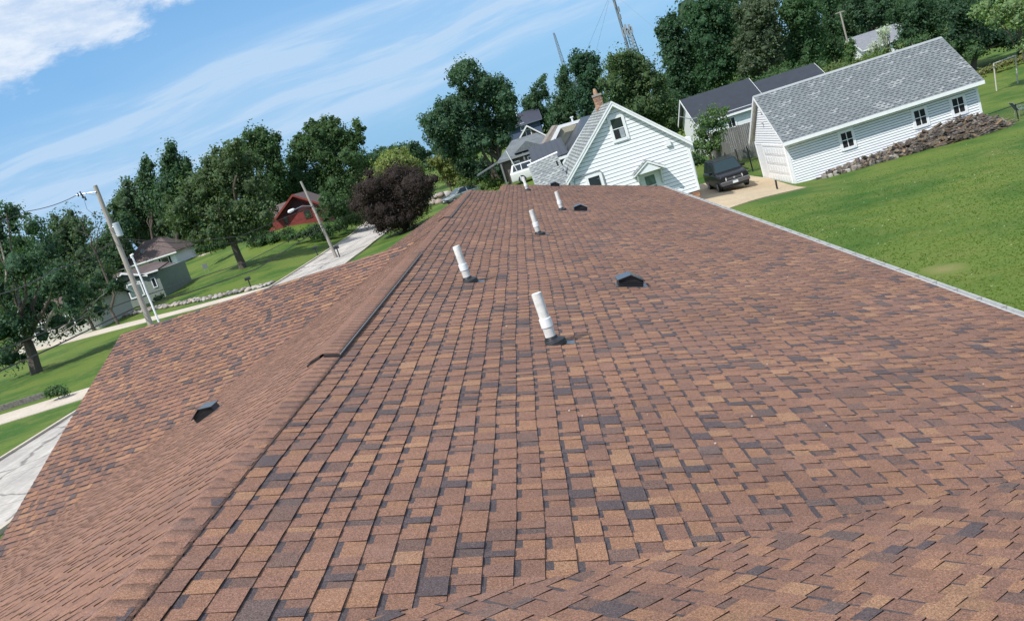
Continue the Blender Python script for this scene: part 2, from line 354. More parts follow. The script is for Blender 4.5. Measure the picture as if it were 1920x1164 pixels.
# ------------------------------------------------------------------ our house
SL = .32; Z0 = CAMZ - 2.1          # main right slope: z = Z0 - SL*x
XR = -2.28; ZR = Z0 - SL*XR; XE = 4.83; YF = 36.8; YN = 33.0
SLL = .33; XLE = -9.7
BET = math.radians(45); TV = .485; SL2 = .305; YV0 = 4.1
JY = YV0 + TV*XR
house = thing('ranch_house', (0, 18, 0), 'long low ranch house under brown and russet asphalt shingles, seen from its own ridge', 'house')
PAL = [((.266, .142, .087), 14), ((.230, .123, .083), 32), ((.208, .112, .081), 30), ((.182, .102, .077), 14), ((.146, .090, .074), 9), ((.116, .082, .074), 3), ((.284, .160, .096), 5)]
PC = [p[0] for p in PAL]; PW = [p[1] for p in PAL]
EXPO = .146
SHV = []; SHF = []; SHC = []; TABS = []
def clip(poly, line):
    # line (a,b,c): keep a*x+b*y+c>=0
    out = []; n = len(poly)
    for i in range(n):
        p, q = poly[i], poly[(i+1) % n]; dp = line[0]*p[0]+line[1]*p[1]+line[2]; dq = line[0]*q[0]+line[1]*q[1]+line[2]
        if dp >= 0: out.append(p)
        if (dp >= 0) != (dq >= 0): t = dp/(dp-dq); out.append((p[0]+t*(q[0]-p[0]), p[1]+t*(q[1]-p[1])))
    return out
def lineplan(p, q, inside):
    a, b = -(q[1]-p[1]), q[0]-p[0]; c = -(a*p[0]+b*p[1])
    if a*inside[0]+b*inside[1]+c < 0: a, b, c = -a, -b, -c
    return (a, b, c)
def shingle_plane(O, e, dn, ncourse, arange, lines, coarse=False, expo=None, seed=1, mult=1.0, i0=0, soft=0.):
    """O: plan+z point on top edge; e: unit plan dir along courses; dn: unit 3d downslope; lines in plan coords"""
    expo = expo or EXPO; R = random.Random(seed); O = Vector(O); e = Vector(e); dn = Vector(dn).normalized(); n = e.cross(dn).normalized()
    if n.z < 0: n = -n
    ph = [R.uniform(0, 6.28) for _ in range(8)]
    def wob(a, i): return .006*math.sin(a*.9+ph[0]+i*.13) + .004*math.sin(a*2.3+ph[1]+i*.5) + .0025*math.sin(a*5.1+ph[i % 8])
    def sag(a, b): return .004*math.sin(a*.55+ph[2])*math.sin(b*1.1+ph[3]) + .0015*math.sin(a*1.9+ph[4]+b*.7)
    for i in range(i0, i0+ncourse):
        a = arange[0] - R.uniform(0, .3); hi = R.random() < .5; b0, b1 = i*expo, (i+1)*expo
        jit = R.uniform(-.002, .002)
        while a < arange[1]:
            wd = R.choice((.065, .08, .10, .12, .14, .19)) * R.uniform(.88, 1.12) * (1.0 if hi else .92)*mult
            if coarse: wd *= 3
            a2 = min(a+wd, arange[1]); tb = .0115 if hi else .0062
            tb += R.uniform(-.0006, .0012); crown = .0008
            g = .0012
            col = R.choices(PC, PW)[0]
            col = tuple(x*(1-soft)+y*soft for x, y in zip(col, (.225, .122, .086)))
            if not hi: col = tuple(x*.93 for x in col)
            jj = R.uniform(.95, 1.06); col = tuple(x*jj for x in col)
            bands = [(b0-.004, b1, col)]
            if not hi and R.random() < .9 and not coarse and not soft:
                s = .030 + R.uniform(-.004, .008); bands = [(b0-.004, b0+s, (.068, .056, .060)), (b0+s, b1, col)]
            elif hi and R.random() < .10 and not soft: bands = [(b0-.004, b1, (.085, .066, .068))]
            for (ba, bb, cc) in bands:
                c = [(a+g, ba), (a2-g, ba), (a2-g, bb), (a+g, bb)]
                w0 = [(O + e*p[0] + dn*(p[1] + wob(p[0], i)+jit)) for p in c]
                poly = [(p.x, p.y) for p in w0]; full = True
                for L in lines:
                    if any(L[0]*p[0]+L[1]*p[1]+L[2] < 0 for p in poly): full = False; poly = clip(poly, L)
                    if len(poly) < 3: break
                if len(poly) < 3: continue
                top = []
                for (x, y) in poly:
                    dx, dy = x-O.x, y-O.y; aa = dx*e.x+dy*e.y; hl = math.hypot(dn.x, dn.y); bb_ = (dx*dn.x+dy*dn.y)/(hl*hl)
                    bloc = max(0, min(1, (bb_ - wob(aa, i) - jit - b0)/expo))
                    P = Vector((x, y, O.z + dn.z*bb_)); h = crown + (tb-crown)*bloc + sag(aa, bb_)
                    top.append((P+n*h, P+n*(h-tb*bloc-.003)))
                k = len(SHV); m_ = len(top)
                SHV.extend(t[0] for t in top); SHV.extend(t[1] for t in top)
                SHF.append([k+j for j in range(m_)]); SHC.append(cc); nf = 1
                for j in range(m_):
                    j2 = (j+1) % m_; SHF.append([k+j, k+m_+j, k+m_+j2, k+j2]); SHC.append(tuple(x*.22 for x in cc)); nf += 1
                if bb == b1 or len(bands) == 1: pass
                TABS.append((k, 2*m_, len(SHF)-nf, nf))
            a = a2; hi = not hi
def nrm3(x, y, z): return Vector((x, y, z)).normalized()
# main right slope
cr = math.sqrt(1+SL*SL); ins = (1, 20)
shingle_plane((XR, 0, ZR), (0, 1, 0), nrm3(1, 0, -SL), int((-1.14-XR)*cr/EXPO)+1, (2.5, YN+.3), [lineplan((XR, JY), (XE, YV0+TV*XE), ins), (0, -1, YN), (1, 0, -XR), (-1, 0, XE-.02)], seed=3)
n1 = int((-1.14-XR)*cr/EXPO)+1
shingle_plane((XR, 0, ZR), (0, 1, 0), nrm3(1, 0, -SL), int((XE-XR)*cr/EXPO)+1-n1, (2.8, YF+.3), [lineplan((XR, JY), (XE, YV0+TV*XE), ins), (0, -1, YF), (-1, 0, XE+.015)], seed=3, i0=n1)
# main left slope (hip to the bend, valleys of the front wing)
crl = math.sqrt(1+SLL*SLL); WZ = CAMZ-1.54; WY = 20.0; WXI = XR-(ZR-WZ)/SLL
wv = SLL/.323
def zl(x): return ZR + SLL*(x-XR)
hipl = lineplan((XR, JY), (XLE, JY+TV*(XLE-XR)), (-4, 10))
nl = int((XR-XLE)*crl/EXPO)+1
vall = ((WXI, WY), (XLE, WY+wv*(XLE-WXI)))
shingle_plane((XR, 0, ZR), (0, 1, 0), nrm3(-1, 0, -SLL), nl, (-.6, YN), [hipl, lineplan((WXI, WY-.05), (WXI-10, WY-.05-10*wv), (-4, 10)), (1, 0, -XLE), (0, -1, WY), (-1, 0, XR)], seed=5, mult=.8, soft=.6)
shingle_plane((XR, 0, ZR), (0, 1, 0), nrm3(-1, 0, -SLL), nl, (WY, YN+.2), [lineplan(vall[0], (WXI-10, WY+10*wv), (-4, 30)), (1, 0, -XLE), (0, 1, -WY), (0, -1, YN), (-1, 0, XR)], seed=6)
# front wing, near slope then far slope
WX0 = -9.78; WE = 12.5; cw = math.sqrt(1+.323**2)
shingle_plane((0, WY, WZ), (1, 0, 0), nrm3(0, -1, -.323), int((WY-WE)*cw/EXPO)+1, (WX0, WXI+.6), [lineplan(vall[0], (WXI-10, WY-10*wv), (-9.5, 18)), (1, 0, -WX0), (0, -1, WY)], seed=7, mult=1.15)
shingle_plane((0, WY, WZ), (1, 0, 0), nrm3(0, 1, -.323), 40, (WX0, WXI+.6), [lineplan(vall[0], (WXI-10, WY+10*wv), (-9.5, 22)), (1, 0, -WX0), (0, 1, -WY)], coarse=True, seed=8)
# bent wing: slope towards us, then the slope underfoot
e2 = (math.sin(BET), -math.cos(BET), 0); d2 = nrm3(math.cos(BET), math.sin(BET), -SL2); d2b = nrm3(-math.cos(BET), -math.sin(BET), -SL2)
L2 = lineplan((XR, JY), (XE, YV0+TV*XE), (3, 0))
shingle_plane((XR, JY, ZR), e2, d2, 54, (-.2, 13), [L2], seed=9, mult=.85)
L2b = lineplan((XR, JY), (XLE, JY+TV*(XLE-XR)), (-2, -6))
shingle_plane((XR, JY, ZR), e2, d2b, 50, (-9, 12), [L2b], coarse=True, seed=10)
SHV_ = np.array([(v.x, v.y, v.z) for v in SHV])
# the 300 shingles that show largest in the photograph become single parts
def screen_area():
    P = SHV_ - np.array([0, 0, CAMZ]); X = P @ np.array(right); Y = P @ np.array(-down); Z = P @ np.array(F)
    sx = CX + FPX*X/Z; sy = CY - FPX*Y/Z; sel = []
    for ti, (k, nv, f0, nf) in enumerate(TABS):
        h = nv//2; zz = Z[k:k+h]
        if zz.min() < .5 or zz.max() > 14: continue
        x = sx[k:k+h]; y = sy[k:k+h]; mx, my = x.mean(), y.mean()
        if not (0 < mx < 1920 and 0 < my < 1164): continue
        A = .5*abs(np.dot(x, np.roll(y, -1)) - np.dot(y, np.roll(x, -1)))
        sel.append((-A, ti))
    sel.sort(); return set(t for _, t in sel[:300])
BIG = screen_area(); skipf = set()
for ti in sorted(BIG):
    k, nv, f0, nf = TABS[ti]
    V = SHV_[k:k+nv]; Fs = [[q-k for q in SHF[f]] for f in range(f0, f0+nf)]
    obj('shingle', mesh('shingle', V, Fs, M_SH, [SHC[f] for f in range(f0, f0+nf)]), house); skipf.update(range(f0, f0+nf))
keep = [f for f in range(len(SHF)) if f not in skipf]
fld = obj('shingles', mesh('shingles', SHV_, [SHF[f] for f in keep], M_SH, [SHC[f] for f in keep]), house); fld['kind'] = 'stuff'
# decking under the shingles
def deck(name, pts, drop=.012, mt_=M_DECK, th=.12):
    b = MB(); b.prism([(p[0], p[1], p[2]-drop) for p in pts], (0, 0, -th)); return b.obj(name, mt_, house)
deck('roof_deck', [(XR, JY, ZR), (XE, YV0+TV*XE, Z0-SL*XE), (XE, YF, Z0-SL*XE), (-1.14, YF, Z0+SL*1.14), (-1.14, YN, Z0+SL*1.14), (XR, YN, ZR)], .02)
deck('roof_deck', [(XR, JY, ZR), (XR, YN, ZR), (XLE, YN, zl(XLE)), (XLE, JY+TV*(XLE-XR), zl(XLE))], .02)
zwe = WZ-.323*(WY-WE)
deck('roof_deck', [(WXI+.3, WY, WZ), (WX0, WY, WZ), (WX0, WE, zwe), (XLE+.6, WE, zwe)], .025)
deck('roof_deck', [(WXI+.3, WY, WZ), (WX0, WY, WZ), (WX0, WY+6.6, zwe), (XLE+.6, WY+6.6, zwe)], .025)
rj = Vector((XR, JY, ZR)); ra = rj + Vector(e2)*12
ve = Vector((XE, YV0+TV*XE, Z0-SL*XE)); hl = Vector((XLE, JY+TV*(XLE-XR), Z0-SL*(XR+ (XR-XLE))+.0)); hl.z = ZR-SL*(XR-XLE)*1.0
deck('roof_deck', [rj, ve, ve+Vector(e2)*10, ra+Vector((0, 0, 0))], .03)
b_ = rj + Vector((-math.cos(BET)*6.6, -math.sin(BET)*6.6, -SL2*6.6)); deck('roof_deck', [rj, ra, ra+Vector((b_-rj)), b_+Vector(e2)*(-3.0)], .03)
# ridge caps
def cap_piece(y, L, lift, xc=XR, zc=ZR, sl=SL, sr=SLL, hw=.155, col=None):
    pr = []
    for t in (-1, -.7, -.45, -.2, 0, .2, .45, .7, 1):
        x = t*hw; drop = (sl if x > 0 else sr)*abs(x); rd = .005*max(0, 1-abs(t)*1.3) + (.013*abs(t) if t < 0 and lift < .02 else 0); pr.append((xc+x, zc-drop-rd+.003, abs(t)))
    V = []; n = len(pr)
    for (yy_, h) in ((y, lift+.0060), (y+L, lift+.0040)):
        for (x, z, t) in pr: V.append((x, yy_, z+h))
        for (x, z, t) in pr: V.append((x, yy_, z+h-.010))
    Fs = [(j, j+1, 2*n+j+1, 2*n+j) for j in range(n-1)]; C = []
    base = (.222, .124, .090)
    for j in range(n-1): f = .15 if j < n//2 else .5; C.append(tuple(base[k]*(1-f)+col[k]*f for k in range(3)))
    for j in range(n-1): Fs.append((j, n+j, n+j+1, j+1)); Fs.append((2*n+j, 2*n+j+1, 3*n+j+1, 3*n+j))
    Fs.append((0, 2*n, 3*n, n)); Fs.append((n-1, 2*n-1, 4*n-1, 3*n-1)); C += [base]*(len(Fs)-len(C))
    me = mesh('ridge_cap', V, Fs, M_SH, C); me.polygons.foreach_set('use_smooth', [j < n-1 for j in range(len(Fs))])
    return obj('ridge_cap', me, house)
VENTS = ((8.05, 15.2), (22.0, 31.0))
y = JY-.05; R4 = random.Random(44)
while y < YN-.05:
    lift = .034 if any(a <= y < b for a, b in VENTS) else .004
    cc = R4.choices(PC, [4, 26, 34, 24, 12, 3, 0])[0]
    cap_piece(y, .165, lift, col=cc); y += .143
y = YN
while y < YF-.02:
    cc = R4.choices(PC, PW)[0]; cap_piece(y, .165, .004, -1.14, Z0+SL*1.14, col=cc); y += .143
for (a, b) in VENTS:
    m_ = MB()
    for sgn, sl_ in ((1, SL), (-1, SLL)):
        for (u0, u1, h0, h1) in ((.02, .158, .004, .028),):
            m_.hexa([(XR+sgn*u0, a, ZR-sl_*u0+h0), (XR+sgn*u1, a, ZR-sl_*u1+h0), (XR+sgn*u1, b, ZR-sl_*u1+h0), (XR+sgn*u0, b, ZR-sl_*u0+h0),
                     (XR+sgn*u0, a, ZR-sl_*u0+h1), (XR+sgn*u1, a, ZR-sl_*u1+h1), (XR+sgn*u1, b, ZR-sl_*u1+h1), (XR+sgn*u0, b, ZR-sl_*u0+h1)])
    rv = m_.obj('ridge_vent', M_BLK, house)
    m_ = MB()
    for sgn, sl_ in ((1, SL),):
        m_.tube([(XR+sgn*.163, a+.02, ZR-sl_*.163+.036), (XR+sgn*.163, (a+b)/2, ZR-sl_*.163+.033), (XR+sgn*.163, b, ZR-sl_*.163+.036)], .0045, 6)
    m_.obj('vent_edge', mat('vent_edge_grey', (.30, .31, .32), .4), rv)
# hips of the bent wing
m_ = MB()
# gutter along the back eave
gx, gzv = XE, Z0-SL*XE
g_ = MB(); y0g, y1g = YV0+TV*XE+.1, YF
prof = [(.0, .0), (.0, -.11), (.07, -.12), (.098, -.06), (.104, -.008), (.088, -.005), (.086, -.055), (.065, -.105), (.012, -.098), (.012, 0)]
g_.prism([(gx+.01+p[0], y0g, gzv+.005+p[1]) for p in prof], (0, y1g-y0g, 0)); gut = g_.obj('gutter', mat('gutter_aluminium', (.50, .51, .51), .5, (6, .12, 4)), house)
hm = MB(); hm.box((gx+.012, -.005, gzv-.006), (gx+.113, .005, gzv+.004)); hmesh = hm.obj('gutter_hanger', mat('hanger_metal', (.24, .22, .20), .6), gut)
WPh = hmesh; hmesh.location = (0, y0g+.3, 0)
y = y0g+.95
while y < y1g-.1:
    o = hmesh.copy(); o.location = (0, y, rnd.uniform(-.001, .001)); COL.objects.link(o); y += .62+rnd.uniform(-.05, .05)
# rakes, fascia, walls
m_ = MB(); m_.prism([(XR, YN+.001, ZR-.03), (-1.14, YN+.001, Z0+SL*1.14-.03), (-1.14, YN+.001, Z0+SL*1.14-.2), (XR, YN+.001, ZR-.2)], (0, .03, 0))
m_.prism([(-1.14, YF+.001, Z0+SL*1.14-.02), (XE, YF+.001, gzv-.02), (XE, YF+.001, gzv-.2), (-1.14, YF+.001, Z0+SL*1.14-.2)], (0, .03, 0))
m_.prism([(WX0+.02, WY, WZ-.03), (WX0+.02, WE, zwe-.03), (WX0+.02, WE, zwe-.18), (WX0+.02, WY, WZ-.18)], (.03, 0, 0))
m_.obj('rake_board', M_TRIM, house)
m_ = MB(); m_.box((XLE+.6, 0, -.3), (XE-.5, 36.3, 3.55-.9)); m_.box((WX0+.5, WE+.5, -.3), (XLE+.7, WY+6, 2.6)); 
m_.prism([(XR, 36.3, 4.3), (XE-.6, 36.3, 2.5), (XLE+.7, 36.3, 2.5)], (0, -3.2, 0)); m_.prism([(WX0+.5, WE+.6, 2.5), (WX0+.5, WY, WZ-.3), (WX0+.5, WY+6, 2.5)], (.2, 0, 0))
m_.obj('wall', M_WHITE, house)
# plumbing pipes with boots
def on_main(x, y): return Vector((x, y, Z0-SL*x))
NM = nrm3(SL, 0, 1)
def pipe(x, y, tilt, H=.52, first=False):
    p = on_main(x, y); d = Vector((tilt, rnd.uniform(-.01, .01), 1)).normalized()
    m_ = MB(); m_.tube([p+d*.0, p+d*(H*.45), p+d*(H*.45)], .056, 20, cap=True); m_.V = []; m_.F = []; m_.C = []
    def ring(pts, r, seg=20): m_.tube(pts, r, seg)
    a = p+d*(H*.46); b = p+d*H
    m_.tube([p, a], .053, 20); m_.tube([a, b], .0505, 20, cap=False); m_.tube([b, p+d*(H-.15)], .045, 20, cap=True)
    # rim
    o = m_.obj('vent_pipe', M_PVC, house, smooth=True)
    m_ = MB(); m_.tube([p+d*(H*.33), p+d*(H*.335), p+d*(H*.50), p+d*(H*.505)], [.0545, .0605, .0605, .0545], 20); m_.obj('pipe_collar', M_PVC2, o, smooth=True)
    m_ = MB(); m_.tube([p-d*.02+NM*.005, p+NM*.014+d*.01, p+d*.035, p+d*.05, p+d*.075], [.135, .125, .085, .066, .0585], 20)
    for t in (.02, .045): m_.tube([p+d*t, p+d*(t+.012)], [.112-.9*t, .108-.9*t], 20)
    m_.obj('pipe_boot', M_RUB, o, smooth=True)
    m_ = MB(); e = Vector((0, 1, 0)); dn = nrm3(1, 0, -SL)
    c = p + dn*.06 + NM*.011; q = [c-dn*.02-e*.075, c+dn*.15-e*.075, c+dn*.15+e*.075, c-dn*.02+e*.075]; m_.prism(q, NM*.003); m_.obj('pipe_flashing', M_FLASH, o)
for (x, y, t) in ((-.27, 8.72, -.022), (-1.24, 12.45, -.028), (-.19, 18.5, -.01), (.52, 24.6, 0), (-.27, 33.1, -.01)): pipe(x, y, t)
def roof_vent(c, dn, n_, sc=1.0, lid=M_BLK):
    """hooded box vent: pitched lid, dark louvred face towards +/-"""
    e = Vector((0, 1, 0)); dn = Vector(dn); n_ = Vector(n_); c = Vector(c)
    def P(a, b, h): return c + dn*a*sc + e*b*sc + n_*h*sc
    m_ = MB(); m_.hexa([P(-.2, -.16, .008), P(.25, -.16, .008), P(.25, .2, .008), P(-.2, .2, .008), P(-.2, -.16, .013), P(.25, -.16, .013), P(.25, .2, .013), P(-.2, .2, .013)])
    fl = m_.obj('roof_vent', M_FLASH, house)
    m_ = MB(); m_.prism([P(-.18, -.13, .014), P(.18, -.13, .014), P(.18, -.13, .10), P(.02, -.13, .165), P(-.18, -.13, .105)], e*.28*sc); m_.obj('vent_body', M_BLK, fl)
    m_ = MB(); m_.prism([P(-.205, -.17, .095), P(-.01, -.17, .175), P(.20, -.17, .09), P(.20, -.17, .105), P(-.01, -.17, .19), P(-.205, -.17, .11)], e*.36*sc)
    m_.obj('vent_hood', lid, fl, bevel=.003)
    for k in range(3):
        m_ = MB(); h = .03+.026*k; m_.hexa([P(-.17, -.145, h), P(.17, -.145, h), P(.17, -.13, h+.012), P(-.17, -.13, h+.012), P(-.17, -.145, h+.004), P(.17, -.145, h+.004), P(.17, -.13, h+.016), P(-.17, -.13, h+.016)]); m_.obj('louvre', M_BLK, fl)
LID = mat('vent_lid_gloss', (.030, .034, .040), .22, (20, .2, 3), spec=.7)
for (x, y, s) in ((.84, 12.2, .92), (.99, 24.5, .95), (.78, 36.0, .95)): roof_vent(on_main(x, y), nrm3(1, 0, -SL), NM, s, LID)
xx = -5.0; roof_vent((xx, 11.65, zl(xx)), nrm3(1, 0, SLL), nrm3(-SLL, 0, 1), .82, LID)
# small litter and popped granule chips on the slope
lt = MB()
for k in range(26):
    x = rnd.uniform(-2, 4.3); y = YV0+TV*x+rnd.uniform(.2, 9); p = on_main(x, y)+NM*.012; s = rnd.uniform(.002, .006)
    lt.box((p.x-s, p.y-s, p.z-.002), (p.x+s*rnd.uniform(.4, 1.5), p.y+s, p.z+.004), M=None)
o = lt.obj('roof_litter', mat('pale_chip', (.55, .50, .46), .8)); tag(o, 'scattered pale chips and bits of grit lying on the brown shingles', 'litter', kind='stuff')
# ------------------------------------------------------------------ helpers for buildings
def window(parent, c, w, h, ax, mt_fr=M_TRIM, glass=M_GLASS, grid=(1, 2), fr=.10, proud=.05, curtain=False, shutters=None):
    """ax: outward unit normal (axis aligned). c: centre on wall plane"""
    n = Vector(ax); e = Vector((0, 0, 1)).cross(n); u = Vector((0, 0, 1)); c = Vector(c)
    def B(m_, a0, a1, b0, b1, d0, d1): m_.hexa([c+e*a0+u*b0+n*d0, c+e*a1+u*b0+n*d0, c+e*a1+u*b0+n*d1, c+e*a0+u*b0+n*d1, c+e*a0+u*b1+n*d0, c+e*a1+u*b1+n*d0, c+e*a1+u*b1+n*d1, c+e*a0+u*b1+n*d1])
    m_ = MB(); W, H = w/2, h/2
    B(m_, -W-fr, -W, -H-fr, H+fr, -.02, proud); B(m_, W, W+fr, -H-fr, H+fr, -.02, proud); B(m_, -W, W, H, H+fr, -.02, proud+.004); B(m_, -W-fr*.2, W+fr*.2, -H-fr, -H, -.02, proud+.02)
    o = m_.obj('window', mt_fr, parent)
    nx, nz = grid
    for i in range(nx):
        for j in range(nz):
            m_ = MB(); a0 = -W+w*i/nx; b0 = -H+h*j/nz; B(m_, a0, a0+w/nx, b0, b0+h/nz, -.01, .012 + .006*(j % 2)); m_.obj('pane', glass, o)
    for i in range(1, nx): m_ = MB(); x = -W+w*i/nx; B(m_, x-.018, x+.018, -H, H, .0, .034); m_.obj('muntin', mt_fr, o)
    for j in range(1, nz): m_ = MB(); z = -H+h*j/nz; B(m_, -W, W, z-.02, z+.02, .0, .030); m_.obj('muntin', mt_fr, o)
    if curtain:
        m_ = MB(); B(m_, .02, W-.03, -H+.02, -.04, .0121, .020); m_.obj('curtain', M_CURTAIN, o)
    if shutters:
        for s_ in (-1, 1): m_ = MB(); a = s_*(W+fr+.02); b = s_*(W+fr+.30); B(m_, min(a, b), max(a, b), -H-.05, H+.05, 0, .03); m_.obj('shutter', shutters, o)
    return o
def boards_gable(parent, y, x0, x1, zb, ze, xp, zp, pitch, mt_, ny=-1, name='siding_board', lap=.022, holes=()):
    """clapboards on a wall in the XZ plane facing ny*Y, clipped by the two rakes"""
    z = zb; 
    def xl(z): return x0 if z <= ze else x0+(xp-x0)*(z-ze)/(zp-ze)
    def xr(z): return x1 if z <= ze else x1+(xp-x1)*(z-ze)/(zp-ze)
    while z < zp-.06:
        z2 = min(z+pitch, zp-.02); a0, a1, b0, b1 = xl(z), xr(z), xl(z2), xr(z2)
        if a1-a0 < .1: break
        d = ny*lap; m_ = MB(); m_.hexa([(a0, y, z), (a1, y, z), (a1, y+d, z), (a0, y+d, z), (b0, y, z2-.026), (b1, y, z2-.026), (b1, y+d*.3, z2-.026), (b0, y+d*.3, z2-.026)])
        m_.obj(name, mt_, parent); z = z2
def shingled(parent, name, p0, p1, p2, p3, n, w, cols, wts, mt_, thick=.012, seed=1, mode='dash'):
    """far roof: courses of tabs joined into one mesh. p0-p1 top edge, p3-p2 bottom edge"""
    R = random.Random(seed); p0, p1, p2, p3 = map(Vector, (p0, p1, p2, p3)); nn = (p1-p0).cross(p3-p0).normalized()
    if nn.z < 0: nn = -nn
    V = []; Fs = []; C = []; per = w; run = 0; drift = 0.
    def quad(A0, B0, A1, B1, s0, s1, f0, f1, h0, h1, col, lip):
        z = [A0.lerp(B0, s0), A0.lerp(B0, s1), A1.lerp(B1, s1), A1.lerp(B1, s0)]
        q = [z[0].lerp(z[3], f0)+nn*h0, z[1].lerp(z[2], f0)+nn*h0, z[1].lerp(z[2], f1)+nn*h1, z[0].lerp(z[3], f1)+nn*h1]
        k = len(V); V.extend(q); Fs.append((k, k+3, k+2, k+1)); C.append(col)
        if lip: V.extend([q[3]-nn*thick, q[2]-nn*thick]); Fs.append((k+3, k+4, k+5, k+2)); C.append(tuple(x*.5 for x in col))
    for i in range(n):
        t0, t1 = i/n, (i+1)/n; A0, B0 = p0.lerp(p3, t0), p1.lerp(p2, t0); A1, B1 = p0.lerp(p3, t1), p1.lerp(p2, t1)
        L = (B1-A1).length; drift += per*(.5+R.uniform(-.2, .2)); a = -(drift % per)-per
        while a < L:
            b = a+per*(1 if mode == 'dash' else R.uniform(.6, 1.5)); s0, s1 = max(a, 0)/L, min(b, L)/L
            if s1-s0 > .001:
                if run > 0: col = cols[-1]; run -= 1
                else:
                    col = R.choices(cols, wts)[0]
                    if col == cols[-1] and R.random() < .2: run = 1
                j = R.uniform(.94, 1.06); col = tuple(x*j for x in col)
                quad(A0, B0, A1, B1, s0, s1, 0, 1, .002, thick, col, True)
                if mode == 'dash':
                    d0, d1 = a+per*.12, a+per*R.uniform(.62, .72)
                    if d0 > 0 and d1 < L: quad(A0, B0, A1, B1, d0/L, d1/L, .0, .44, thick*.5, thick*.9, tuple(x*(.42 if cols is GC else .55) for x in cols[0]), False)  # darker quads paint in the shadow of the tab cutouts
            a = b
    o = obj(name, mesh(name, V, Fs, mt_, C), parent); o['kind'] = 'stuff'; return o
GC = [(.185, .205, .215), (.165, .185, .195), (.265, .285, .29)]
M_GAPSHADE = mat('sheathing_shadow_gap', (.20, .22, .24), .9)  # shadow lines between siding boards are painted in as this dark backing colour
# ------------------------------------------------------------------ white garage
gx0, gx1, gy0, gy1, gze, gzr = 14.03, 24.81, 52.0, 58.6, 1.45, 4.22
gar = thing('garage', (19.4, 55.2, -1.1), 'long white clapboard garage with grey shingle roof and firewood along its wall', 'garage')
zt = 1.36
m_ = MB(); m_.box((gx0, gy0, -1.9), (gx1, gy1, zt)); m_.prism([(gx0, gy0, zt), (gx0, gy1, zt), (gx0, (gy0+gy1)/2, gzr-.28)], (gx1-gx0, 0, 0)); m_.obj('wall', M_GAPSHADE, gar)
z = -1.75
while z < zt-.02:
    z2 = min(z+.142, zt); zq = z2-.036; m_ = MB(); m_.hexa([(gx0+.1, gy0, z), (gx1-.1, gy0, z), (gx1-.1, gy0-.030, z), (gx0+.1, gy0-.030, z), (gx0+.1, gy0, zq), (gx1-.1, gy0, zq), (gx1-.1, gy0-.010, zq), (gx0+.1, gy0-.010, zq)]); m_.obj('siding_board', M_WHITE, gar); z = z2
ym = (gy0+gy1)/2; z = 1.22; zpk = gzr-.28
while z < zpk-.1:
    z2 = z+.142; f0 = max(0, (z-zt)/(zpk-zt)); f1 = max(0, (z2-zt)/(zpk-zt)); ya, yb, yc, yd = gy0+(ym-gy0)*f0, gy1-(gy1-ym)*f0, gy0+(ym-gy0)*f1, gy1-(gy1-ym)*f1
    m_ = MB(); m_.hexa([(gx0, ya, z), (gx0, yb, z), (gx0-.03, yb, z), (gx0-.03, ya, z), (gx0, yc, z2-.03), (gx0, yd, z2-.03), (gx0-.008, yd, z2-.03), (gx0-.008, yc, z2-.03)]); m_.obj('siding_board', M_WHITE, gar); z = z2
for (a, b) in (((gx0-.03, gy0-.03, -1.9), (gx0+.1, gy0+.12, zt-.01)), ((gx1-.1, gy0-.03, -1.9), (gx1+.03, gy0+.12, zt-.01)), ((gx0-.03, gy1-.12, -1.9), (gx0+.1, gy1+.03, zt-.01))):
    m_ = MB(); m_.box(a, b); m_.obj('corner_board', M_TRIM, gar)
for a_, b2_ in (((gx0-.012, gy0+.1, -1.9), (gx0+.0, gy1-.1, 1.22)), ((gx1, gy0+.1, -1.9), (gx1+.012, gy1-.1, zt))): m_ = MB(); m_.box(a_, b2_); m_.obj('end_panel', M_WHITE, gar)
ov = .52; gya, gyb = gy0-ov, gy1+ov; sg = (gzr-gze)/(ym-gya); xa, xb = 13.80, 25.03
for sgn, yl in ((1, gya), (-1, gyb)):
    m_ = MB(); m_.prism([(xa, yl, gze), (xa, ym, gzr), (xa, ym, gzr-.09), (xa, yl, gze-.09)], (xb-xa, 0, 0)); m_.obj('roof', M_TRIM, gar)
shingled(gar, 'shingles', (xa-.02, ym, gzr+.004), (xb+.02, ym, gzr+.004), (xb+.02, gya-.03, gze-.03*sg+.004), (xa-.02, gya-.03, gze-.03*sg+.004), 25, .34, GC, [50, 42, 8], M_GREYS, seed=5)
shingled(gar, 'shingles', (xa-.02, ym, gzr+.004), (xb+.02, ym, gzr+.004), (xb+.02, gyb, gze+.004), (xa-.02, gyb, gze+.004), 20, .8, GC, [50, 38, 9], M_GREYS, seed=6, mode='p')
m_ = MB(); m_.prism([(xa, ym-.14, gzr-.14*sg+.022), (xa, ym, gzr+.03), (xa, ym+.14, gzr-.14*sg+.022), (xa, ym, gzr+.006)], (xb-xa, 0, 0), (.30, .32, .33)); m_.obj('ridge_cap', M_GREYS, gar, cols=True)
m_ = MB(); m_.box((xa, gya-.05, gze-.19), (xb, gya-.02, gze-.0)); m_.obj('fascia', M_TRIM, gar)
m_ = MB(); m_.box((xa+.05, gya-.01, gze-.12), (xb-.05, gy0, gze-.095)); m_.obj('soffit', M_WHITE, gar)
for sgn, yl in ((1, gya-.03), (-1, gyb)):
    m_ = MB(); m_.prism([(xa-.03, yl, gze-.22), (xa-.03, yl, gze-.02), (xa-.03, ym, gzr-.01), (xa-.03, ym, gzr-.21)], (.027, 0, 0)); m_.obj('rake_board', M_TRIM, gar)
